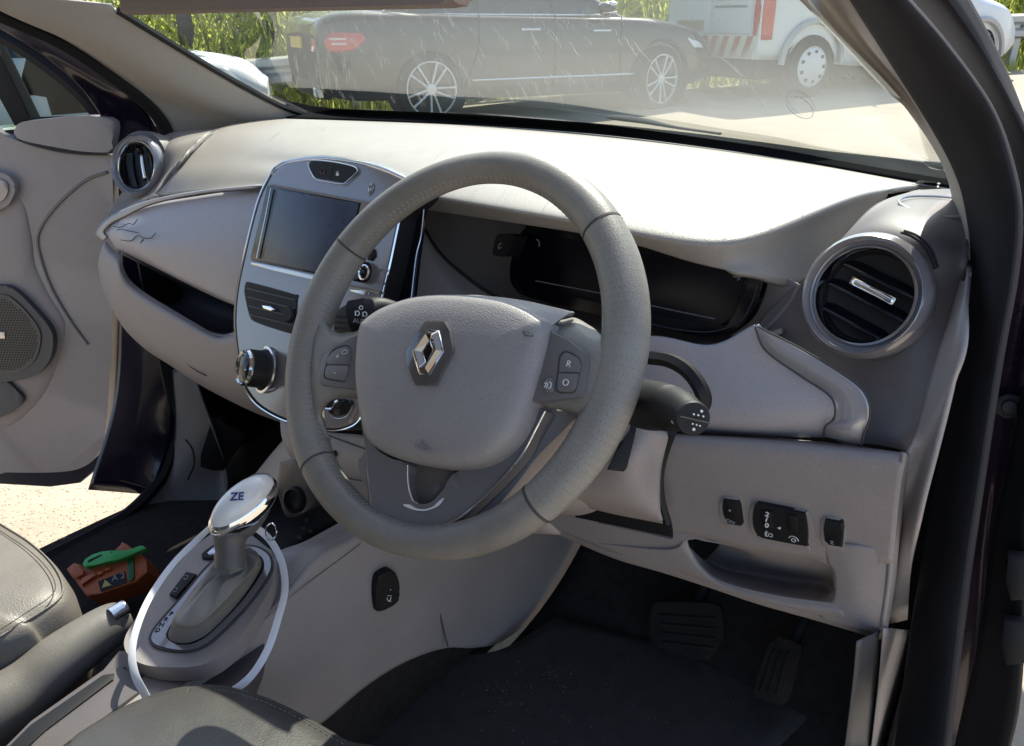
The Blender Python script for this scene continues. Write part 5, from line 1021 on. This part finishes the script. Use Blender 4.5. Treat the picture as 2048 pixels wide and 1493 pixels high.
def car(name,label,org,d,zg,paint,st,gh,half,wb,r,rim,rimmat,nsp=10,hub=False,cat='car',steer=0,glass=None):
    d=V(d).normalized(); sn=V((d.y,-d.x,0)); org=V(org)
    def T(x,y,z): return org+d*x+sn*y+Z*(z)
    root=thing(name,T(wb*.5,-half,0),label,cat)
    H=half
    # st: list (x, zsill, zbelt, zdeck, w)
    rows_=[]
    for x,zs,zb,zd,w_ in st:
        c=-H; W=H*w_
        pr=[(W*.90,zs),(W*.985,zs+.10),(W*1.0,(zs+zb)*.5),(W*.985,zb-.10),(W*.955,zb),(W*.80,zb+(zd-zb)*.8),(W*.4,zd),(0,zd+.01)]
        rows_.append([T(x,c+y,z) for y,z in pr]+[T(x,c-y,z) for y,z in pr[:-1][::-1]])
    b=patch('body',rows_,paint,root,nu=60,nv=len(st)*4,thick=0,face=False,sharp=60); fixn(b)
    for e in (0,-1):
        rw=rows_[e]; n=len(rw); cen=sum(rw,V((0,0,0)))/n
        mesh_obj('end_panel',rw+[cen],[(i,(i+1)%n,n) for i in range(n)],M['rubber'] if 'dark' in paint.name else paint,root,False)
    if gh:
        rr=[]
        for x,zb,zt,wb_,wt in gh:
            W=H
            rr.append([T(x,-H+y,z) for y,z in [(W*wb_,zb),(W*(wb_*.5+wt*.5),(zb+zt)*.5),(W*wt,zt-.03),(W*wt*.8,zt),(0,zt+.015),(-W*wt*.8,zt),(-W*wt,zt-.03),(-W*(wb_*.5+wt*.5),(zb+zt)*.5),(-W*wb_,zb)]])
        g=patch('cabin',rr,paint,root,nu=50,nv=len(gh)*4,thick=0,face=False,sharp=60); fixn(g)
    for x in (0,wb):
        lathe('wheel_arch',T(x,-.10,r+.02),sn,[(r*1.14,-.12),(r*1.14,.088),(r*1.04,.096),(r*1.02,.06),(0,.03)],M['black'],root,m=40)
        wheel(root,T,x,r,rim,.22,rimmat,nsp,hub,steer if x else 0)
    return root,T,sn,d
dark_paint=mat('dark_grey_car_paint',(.009,.010,.012),.25,coat=1,metal=.4)
tint=mat('tinted_car_window',(.02,.03,.035),.05,coat=1)
dS=V((.463,.886,0)); oS=V((-4.6,5.3,.30))
sal=[(-1.0,.42,.80,.83,.78),(-.96,.32,.90,.95,.90),(-.75,.26,.97,1.02,.97),(-.3,.24,.97,1.03,1.0),(.6,.22,.95,1.0,1.0),(1.6,.22,.93,.97,1.0),(2.3,.22,.91,.95,1.0),(2.65,.24,.87,.93,.98),(3.1,.26,.78,.84,.93),(3.4,.32,.62,.70,.80)]
ghs=[(-.62,.95,1.0,.80,.72),(-.2,.95,1.22,.85,.68),(.3,.95,1.38,.88,.66),(.9,.94,1.43,.89,.66),(1.4,.93,1.38,.89,.67),(1.9,.92,1.15,.89,.74),(2.25,.91,.95,.86,.80)]
sa,TS0,nS,_=car('parked_saloon','dark grey saloon car parked side on beyond the windscreen with a yellow rear plate',oS,dS,0,dark_paint,sal,ghs,.90,2.60,.335,.25,mat('bright_alloy',(.62,.63,.63),.35,metal=.3),nsp=10,steer=.25)
def TS(x,y,z): return TS0(x+.13 if x<-.9 else x,y,z)
def wpoly(name,T,pts,y,m,par,th=.01,n=0):
    q=[T(x,(y(z) if callable(y) else y),z) for x,z in pts]; nrm=(q[1]-q[0]).cross(q[2]-q[0]).normalized()
    if nrm.dot(CAM-q[0])<0: nrm=-nrm
    fr=Frame(q[0],nrm); return slab(name,q,fr,-th,0,m,par,bevel=0,n=n)
yw=lambda z: -.90+.90*(.885-(z-.95)/.45*.215)+.012
wpoly('side_window',TS,[(-.28,.985),(-.05,1.17),(.25,1.29),(.50,1.33),(.50,.985)],yw,tint,sa)
wpoly('side_window',TS,[(.56,.985),(.56,1.335),(.98,1.35),(1.30,1.33),(1.30,.98)],yw,tint,sa)
wpoly('side_window',TS,[(1.36,.98),(1.36,1.32),(1.62,1.22),(1.92,1.03),(1.98,.975)],yw,tint,sa)
SV=mat('bright_trim',(.75,.76,.76),.2,metal=.6)
line('chrome_trim',[TS(x,-.085+.0,z) for x,z in [(-.40,.985),(.3,.978),(1.1,.97),(2.0,.962)]],.010,SV,sa)
line('chrome_trim',[TS(x,yw(z)+.02,z) for x,z in [(-.42,.985),(-.30,1.06),(-.05,1.20),(.3,1.32),(.9,1.375),(1.3,1.35)]],.009,SV,sa)
line('sill_strip',[TS(x,.012,z) for x,z in [(.42,.40),(1.2,.40),(2.28,.40)]],.009,SV,sa)
for xs in ([(.52,.98),(.50,.7),(.36,.35)],[(1.33,.97),(1.33,.6),(1.30,.3)],[(2.1,.95),(2.08,.6),(2.12,.33)]): line('door_gap',[TS(x,.004-(.03 if z>.9 else 0),z) for x,z in xs],.006,M['black'],sa)
mr=ellipsoid('door_mirror',TS(1.86,.06,1.02),dS*.09,nS*.10,Z*.065,dark_paint,sa,m=20,k=12)
line('mirror_trim',[TS(1.80,.10,.985),TS(1.88,.15,.985),TS(1.97,.08,.99)],.01,SV,mr)
ellipsoid('mirror_cap',TS(1.90,.10,1.06),dS*.06,nS*.07,Z*.03,SV,mr,m=16,k=8)
tl=mat('red_lens',(.50,.02,.015),.2,coat=.8)
patch('tail_light',[[TS(-1.11,-.34,.83),TS(-1.10,-.20,.84),TS(-.98,-.03,.84),TS(-.62,-.0,.83)],[TS(-1.14,-.34,.76),TS(-1.12,-.18,.76),TS(-1.0,-.015,.76),TS(-.60,.01,.77)],[TS(-1.14,-.34,.68),TS(-1.12,-.20,.68),TS(-1.0,-.02,.68),TS(-.72,.01,.69)]],tl,sa,nu=20,nv=8,thick=.02)
for k in range(2): line('light_strip',[TS(-1.06,-.10,.785-.04*k),TS(-.99,-.005,.785-.04*k),TS(-.91,.005,.785-.04*k),TS(-.78,.015,.785-.04*k)],.010,mat('pale_lens',(.75,.55,.55),.3),sa)
slab('number_plate',[TS(-1.165,-.70,.80),TS(-1.165,-1.18,.80),TS(-1.165,-1.18,.70),TS(-1.165,-.70,.70)],Frame(TS(-1.165,-.7,.8),-dS),-.02,.0,mat('plate_yellow',(.62,.42,.04),.5),sa,bevel=0)
slab('boot_trim',[TS(-1.12,-.55,.90),TS(-1.12,-1.3,.90),TS(-1.12,-1.3,.87),TS(-1.12,-.55,.87)],Frame(TS(-1.12,-.7,.9),-dS),-.02,.015,SV,sa,bevel=0)
slab('exhaust',[TS(-1.13,-.30,.36),TS(-1.13,-.52,.36),TS(-1.13,-.52,.28),TS(-1.13,-.30,.28)],Frame(TS(-1.13,-.3,.3),-dS),-.05,.03,SV,sa,bevel=.01)
slab('rear_diffuser',[TS(-1.10,-.2,.44),TS(-1.10,-1.6,.44),TS(-1.08,-1.5,.26),TS(-1.08,-.3,.26)],Frame(TS(-1.1,-.3,.3),-dS),-.05,.03,M['black'],sa,bevel=.01)
patch('headlight',[[TS(2.95,-.10,.80),TS(3.15,-.18,.78),TS(3.32,-.35,.74)],[TS(2.98,-.05,.72),TS(3.18,-.12,.70),TS(3.36,-.32,.66)],[TS(3.05,-.04,.64),TS(3.22,-.11,.63),TS(3.38,-.32,.60)]],mat('headlamp_lens',(.75,.78,.80),.1,coat=1),sa,nu=12,nv=8,thick=.015)
line('door_handle',[TS(.95,.01,.84),TS(1.15,.015,.84)],.012,SV,sa); line('door_handle',[TS(1.75,.01,.82),TS(1.95,.015,.82)],.012,SV,sa)
# white van -----------------------------------------------------------
oV=V((-2.32,9.12,.385)); wp=mat('white_van_paint',(.66,.68,.68),.35,coat=.5)
vn=[(-.74,.48,1.25,1.80,.93),(-.70,.42,1.25,1.84,.97),(-.3,.40,1.25,1.86,1.0),(1.0,.30,1.25,1.86,1.0),(1.9,.30,1.2,1.84,1.0),(2.4,.30,1.1,1.55,1.0),(2.75,.30,1.0,1.15,1.0),(3.3,.34,.90,.98,.95),(3.62,.38,.70,.78,.85)]
va,TV,nV,dV=car('parked_van','white panel van with red lamp and red striped rear bumper parked beyond the saloon',oV,dS,0,wp,vn,None,.88,2.75,.33,.215,mat('silver_hubcap',(.60,.61,.62),.4,metal=.2),hub=True,cat='van')
for x in (0,2.75):
    pts=[TV(x+.44*math.cos(t),.025,.36+.44*math.sin(t)) for t in [i*math.pi/14 for i in range(15)]]
    line('arch_flare',pts,.035,mat('arch_grey',(.42,.43,.43),.6),va)
patch('tail_light',[[TV(-.74,-.13,1.22),TV(-.70,-.02,1.22),TV(-.60,.012,1.22)],[TV(-.76,-.13,.9),TV(-.72,-.02,.9),TV(-.60,.018,.9)],[TV(-.75,-.13,.62),TV(-.71,-.02,.62),TV(-.60,.012,.62)]],tl,va,nu=12,nv=8,thick=.02)
RF=Frame(TV(-.765,-.9,.8),-dS)
slab('rear_door',[TV(-.76,-.16,.68),TV(-.76,-.86,.68),TV(-.76,-.86,1.70),TV(-.76,-.20,1.70)],RF,-.03,.006,wp,va,bevel=.01)
slab('rear_door',[TV(-.76,-.88,.68),TV(-.76,-1.6,.68),TV(-.76,-1.56,1.70),TV(-.76,-.88,1.70)],RF,-.03,.006,wp,va,bevel=.01)
slab('number_plate',[TV(-.76,-.98,.82),TV(-.76,-1.5,.82),TV(-.76,-1.5,.70),TV(-.76,-.98,.70)],RF,0,.014,mat('plate_amber',(.60,.40,.06),.5),va,bevel=0)
for (a,b,z,hh) in ((-.98,-1.4,1.28,.03),(-.98,-1.3,1.20,.03),(-.25,-.8,1.05,.028),(-.25,-.8,.97,.028),(-.3,-.45,1.25,.05),(-.6,-.8,1.25,.07)):
    slab('faded_lettering',[TV(-.76,a,z),TV(-.76,b,z),TV(-.76,b,z-hh),TV(-.76,a,z-hh)],RF,0,.009,mat('faded_print',(.30,.33,.36),.6),va,bevel=0)
bmp=slab('rear_bumper',[TV(-.76,-.06,.66),TV(-.76,-1.70,.66),TV(-.76,-1.66,.42),TV(-.76,-.10,.42)],RF,-.05,.05,mat('bumper_cream',(.58,.54,.42),.5),va,bevel=.01)
rdm=mat('faded_red',(.50,.13,.10),.5)
for k in range(8):
    y0=-.10-.20*k; sl_=-.09 if k<4 else .09
    slab('red_stripe',[TV(-.76,y0,.655),TV(-.76,y0-.10,.655),TV(-.76,y0-.10+sl_,.43),TV(-.76,y0+sl_,.43)],RF,.0,.053,rdm,bmp,bevel=0)
VS=Frame(TV(.0,.02,1.1),nV)
slab('underbody',[TV(-.6,-.2,.42),TV(3.4,-.2,.42),TV(3.4,-.2,.20),TV(-.6,-.2,.20)],Frame(TV(0,-.2,.3),nV),-1.3,.0,M['black'],va,bevel=0)
text('lettering','COMMERCIAL',VS,TV(.42,.022,1.30),0,.13,mat('pale_letter',(.45,.47,.47),.6),va,ext=.001)
line('round_badge',[TV(-.22+.11*math.cos(t),.025,1.13+.13*math.sin(t)) for t in [i*6.283/20 for i in range(20)]],.008,mat('pale_letter2',(.5,.52,.52),.6),va,n=40,closed=True)
slab('rear_pillar_gap',[TV(.9,.015,1.6),TV(.92,.015,1.6),TV(.92,.015,.40),TV(.9,.015,.40)],VS,-.04,.001,M['grey'],va,bevel=0)
# white car on the left -------------------------------------------------
wcar=mat('white_car_paint',(.74,.75,.76),.5,coat=.15)
dW=V((.62,.78,0)); oW=V((-8.75,2.72,-.04))
wst=[(-.75,.4,.80,.9,.85),(-.4,.3,.92,1.0,.97),(.4,.25,.92,1.0,1.0),(1.3,.25,.92,.98,1.0),(2.0,.25,.92,.99,1.0),(2.4,.28,.84,.95,.97),(2.8,.30,.72,.86,.92),(3.05,.34,.60,.66,.82)]
wgh=[(-.6,.9,1.1,.85,.7),(-.1,.92,1.40,.88,.68),(.8,.92,1.47,.9,.68),(1.3,.92,1.36,.9,.7),(2.0,.92,1.0,.88,.8)]
wc,TW,nW,_=car('parked_hatchback','white hatchback car nosing out from behind the left windscreen pillar',oW,dW,0,wcar,wst,wgh,.86,2.4,.31,.2,M['silver'])
wpoly('side_window',TW,[(-.1,.95),(.1,1.25),(.5,1.36),(.9,1.36),(1.3,1.25),(1.75,.96)],lambda z:-.86+.86*(.9-(z-.92)/.45*.2)+.01,tint,wc)
patch('headlight',[[TW(2.35,-.06,.86),TW(2.6,-.10,.84),TW(2.85,-.30,.78)],[TW(2.5,-.02,.76),TW(2.72,-.08,.74),TW(2.98,-.30,.68)],[TW(2.6,-.0,.68),TW(2.78,-.06,.67),TW(3.0,-.28,.62)]],mat('car_lamp_glass',(.45,.48,.48),.1,coat=1),wc,nu=12,nv=8,thick=.02)
patch('windscreen',[[TW(1.25,-.20,1.38),TW(1.3,-.86,1.40),TW(1.25,-1.5,1.38)],[TW(1.98,-.12,1.01),TW(2.06,-.86,1.03),TW(1.98,-1.6,1.01)]],tint,wc,nu=12,nv=6,thick=.01)
line('bumper_gap',[TW(2.5,.0,.60),TW(2.9,-.1,.52),TW(3.06,-.4,.50)],.012,M['grey'],wc)
# guard rail ------------------------------------------------------------
def rail_pt(t): return V((-12.5,.3,0)).lerp(V((3.6,18.5,0)),t)
ra,rb=rail_pt(0),rail_pt(1); rd=(rb-ra).normalized(); rn=V((rd.y,-rd.x,0))
gr_=thing('guard_rail',(ra.x,ra.y,gz(ra.x,ra.y)),'galvanised steel crash barrier running behind the parked vehicles','guard rail')
prof=[(.0,.42),(.05,.45),(.05,.52),(.0,.56),(.0,.60),(.05,.64),(.05,.71),(.0,.74)]
rws=[[ra.lerp(rb,i/30)+rn*a+Z*(gz(ra.lerp(rb,i/30).x,ra.lerp(rb,i/30).y)+b) for a,b in prof] for i in range(31)]
nnp=len(prof); mesh_obj('rail',[p for r_ in rws for p in r_],[(i*nnp+j,(i+1)*nnp+j,(i+1)*nnp+j+1,i*nnp+j+1) for i in range(30) for j in range(nnp-1)],M['metal'],gr_,sharp=30); solid(gr_.children[0],.006)
L_=(rb-ra).length; nposts=int(L_/1.55)
for i in range(nposts):
    p=ra+rd*(i*1.55+.55); z=gz(p.x,p.y); box('post',p-rn*.06+Z*(z+.33),rd,rn,Z,.11,.07,.80,M['metal'],gr_,bevel=.006)
    lathe('bolt',p+rn*.012+Z*(z+.58),rn,[(.02,0),(.018,.012),(0,.014)],M['grey'],gr_,m=10)
# grass verge and hedge ---------------------------------------------------
def leafmat(name,col):
    m=mat(name,col,.55); t=m.node_tree; b=t.nodes['Principled BSDF']; o=t.nodes['Material Output']; tl_=t.nodes.new('ShaderNodeBsdfTranslucent'); tl_.inputs[0].default_value=(min(1,col[0]*2.6),min(1,col[1]*2.4),col[2]*1.4,1)
    mx=t.nodes.new('ShaderNodeMixShader'); mx.inputs[0].default_value=.65; t.links.new(b.outputs[0],mx.inputs[1]); t.links.new(tl_.outputs[0],mx.inputs[2]); t.links.new(mx.outputs[0],o.inputs[0]); return m
leafm=[leafmat('leaf_bright',(.29,.33,.11)),leafmat('leaf_mid',(.17,.21,.07)),leafmat('leaf_dark',(.07,.09,.035))]
def blades(name,n,f,hs,ws_,label_kind='stuff',mats=leafm,lean=.35,seed=3):
    rnd=random.Random(seed); vs_=[];fs=[];mi=[]
    for k in range(n):
        p=f(rnd); h=rnd.uniform(*hs); w_=rnd.uniform(*ws_); a=rnd.uniform(0,6.283); l=rnd.uniform(0,lean)*h; b=rnd.uniform(0,6.283)
        u=V((math.cos(a),math.sin(a),0))*w_; q=V((math.cos(b)*l,math.sin(b)*l,h*rnd.choice((1,1,.6,-.4)) if lean>.5 else h)); k0=len(vs_)
        vs_+=[p-u*.3,p+u*.3,p+u+q*.5,p+q,p-u+q*.5]; fs.append((k0,k0+1,k0+2,k0+3,k0+4)); mi.append(0 if rnd.random()<.5 else (1 if rnd.random()<.7 else 2))
    me=bpy.data.meshes.new(name); me.from_pydata([tuple(v) for v in vs_],[],fs)
    for m_ in mats: me.materials.append(m_)
    me.polygons.foreach_set('material_index',mi); me.update()
    o=bpy.data.objects.new(name,me); COL.objects.link(o); kind(o,label_kind); return o
def verge(rnd):
    t=rnd.random(); p=ra.lerp(rb,t)+rn*rnd.uniform(-1.6,.25); return p+Z*gz(p.x,p.y)
blades('grass',16000,verge,(.05,.22),(.006,.014))
def hedgep(rnd):
    t=rnd.random(); clump=math.sin(t*61)+math.sin(t*147+1)*.7+math.sin(t*23)
    dpt=rnd.random()**1.5*1.6; p=ra.lerp(rb,t)-rn*(1.3+dpt+.22*clump); zz=rnd.random()*(2.3+.3*clump); return p+Z*(gz(p.x,p.y)+zz)
blades('hedge',80000,hedgep,(.07,.24),(.012,.030),lean=.9,seed=5)
def fernp(rnd):
    t=rnd.random(); p=ra.lerp(rb,t)-rn*(rnd.uniform(.5,1.5)); return p+Z*(gz(p.x,p.y)+rnd.random()*.9)
blades('undergrowth',14000,fernp,(.10,.32),(.012,.028),lean=.8,seed=8)
hb=[ra-rn*3.2+Z*(-.2),rb-rn*3.2-Z*.2]
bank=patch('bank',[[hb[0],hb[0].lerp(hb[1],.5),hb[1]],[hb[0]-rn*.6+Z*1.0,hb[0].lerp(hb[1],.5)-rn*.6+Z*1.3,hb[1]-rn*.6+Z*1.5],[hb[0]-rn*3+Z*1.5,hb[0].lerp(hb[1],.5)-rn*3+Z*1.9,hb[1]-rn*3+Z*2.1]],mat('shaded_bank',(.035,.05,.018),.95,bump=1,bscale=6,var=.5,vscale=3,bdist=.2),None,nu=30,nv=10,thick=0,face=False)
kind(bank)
# tree trunks in front of the hedge
bark=mat('grey_bark',(.11,.095,.08),.9,bump=1,bscale=20,var=.3,bdist=.02)
def tree(px,D,r,label,crown_n=450,seed=1):
    p=CAM+ray(px,200)*1.0; d=(p-CAM); d.z=0; d.normalize(); b=V((CAM.x,CAM.y,0))+d*D; b.z=gz(b.x,b.y)-.05
    root=thing('tree',b,label,'tree','trees on the bank')
    tube('trunk',[b,b+V((.03,0,1.2)),b+V((-.05,.05,2.6)),b+V((.1,.1,4.2)),b+V((.05,.1,5.5))],[r*1.25,r,r*.9,r*.7,r*.4],bark,root,n=24,m=14)
    for k in range(5):
        a=k*1.3+seed; q=b+Z*(3.0+.5*k); tube('limb',[q,q+V((math.cos(a)*.7,math.sin(a)*.7,.6)),q+V((math.cos(a)*1.5,math.sin(a)*1.5,1.4))],[r*.4,r*.3,r*.12],bark,root,n=8,m=8)
    rnd=random.Random(seed); vs_=[];fs=[];mi=[]
    for k in range(crown_n):
        a=rnd.uniform(0,6.283); R_=rnd.random()**.5*1.9; zz=rnd.uniform(2.9,6.4); R_*=(1-.18*abs(zz-4.5)); c=b+V((math.cos(a)*R_,math.sin(a)*R_,zz)); s_=rnd.uniform(.06,.16); e=V((rnd.uniform(-1,1),rnd.uniform(-1,1),rnd.uniform(-.6,.6))).normalized(); f_=e.cross(V((rnd.uniform(-1,1),rnd.uniform(-1,1),1))).normalized(); k0=len(vs_)
        vs_+=[c-e*s_,c+f_*s_*.45,c+e*s_,c-f_*s_*.45]; fs.append((k0,k0+1,k0+2,k0+3)); mi.append(rnd.choice((0,0,1,1,2)))
    me=bpy.data.meshes.new('crown'); me.from_pydata([tuple(v) for v in vs_],[],fs)
    for m_ in leafm: me.materials.append(m_)
    me.polygons.foreach_set('material_index',mi); me.update(); o=bpy.data.objects.new('crown',me); COL.objects.link(o); o.parent=root; o.location=-b
tree(392,11.9,.10,'dark tree trunk rising above the white hatchback',seed=2)
tree(560,12.3,.08,'slender tree trunk left of the saloon roof at the hedge',seed=4)
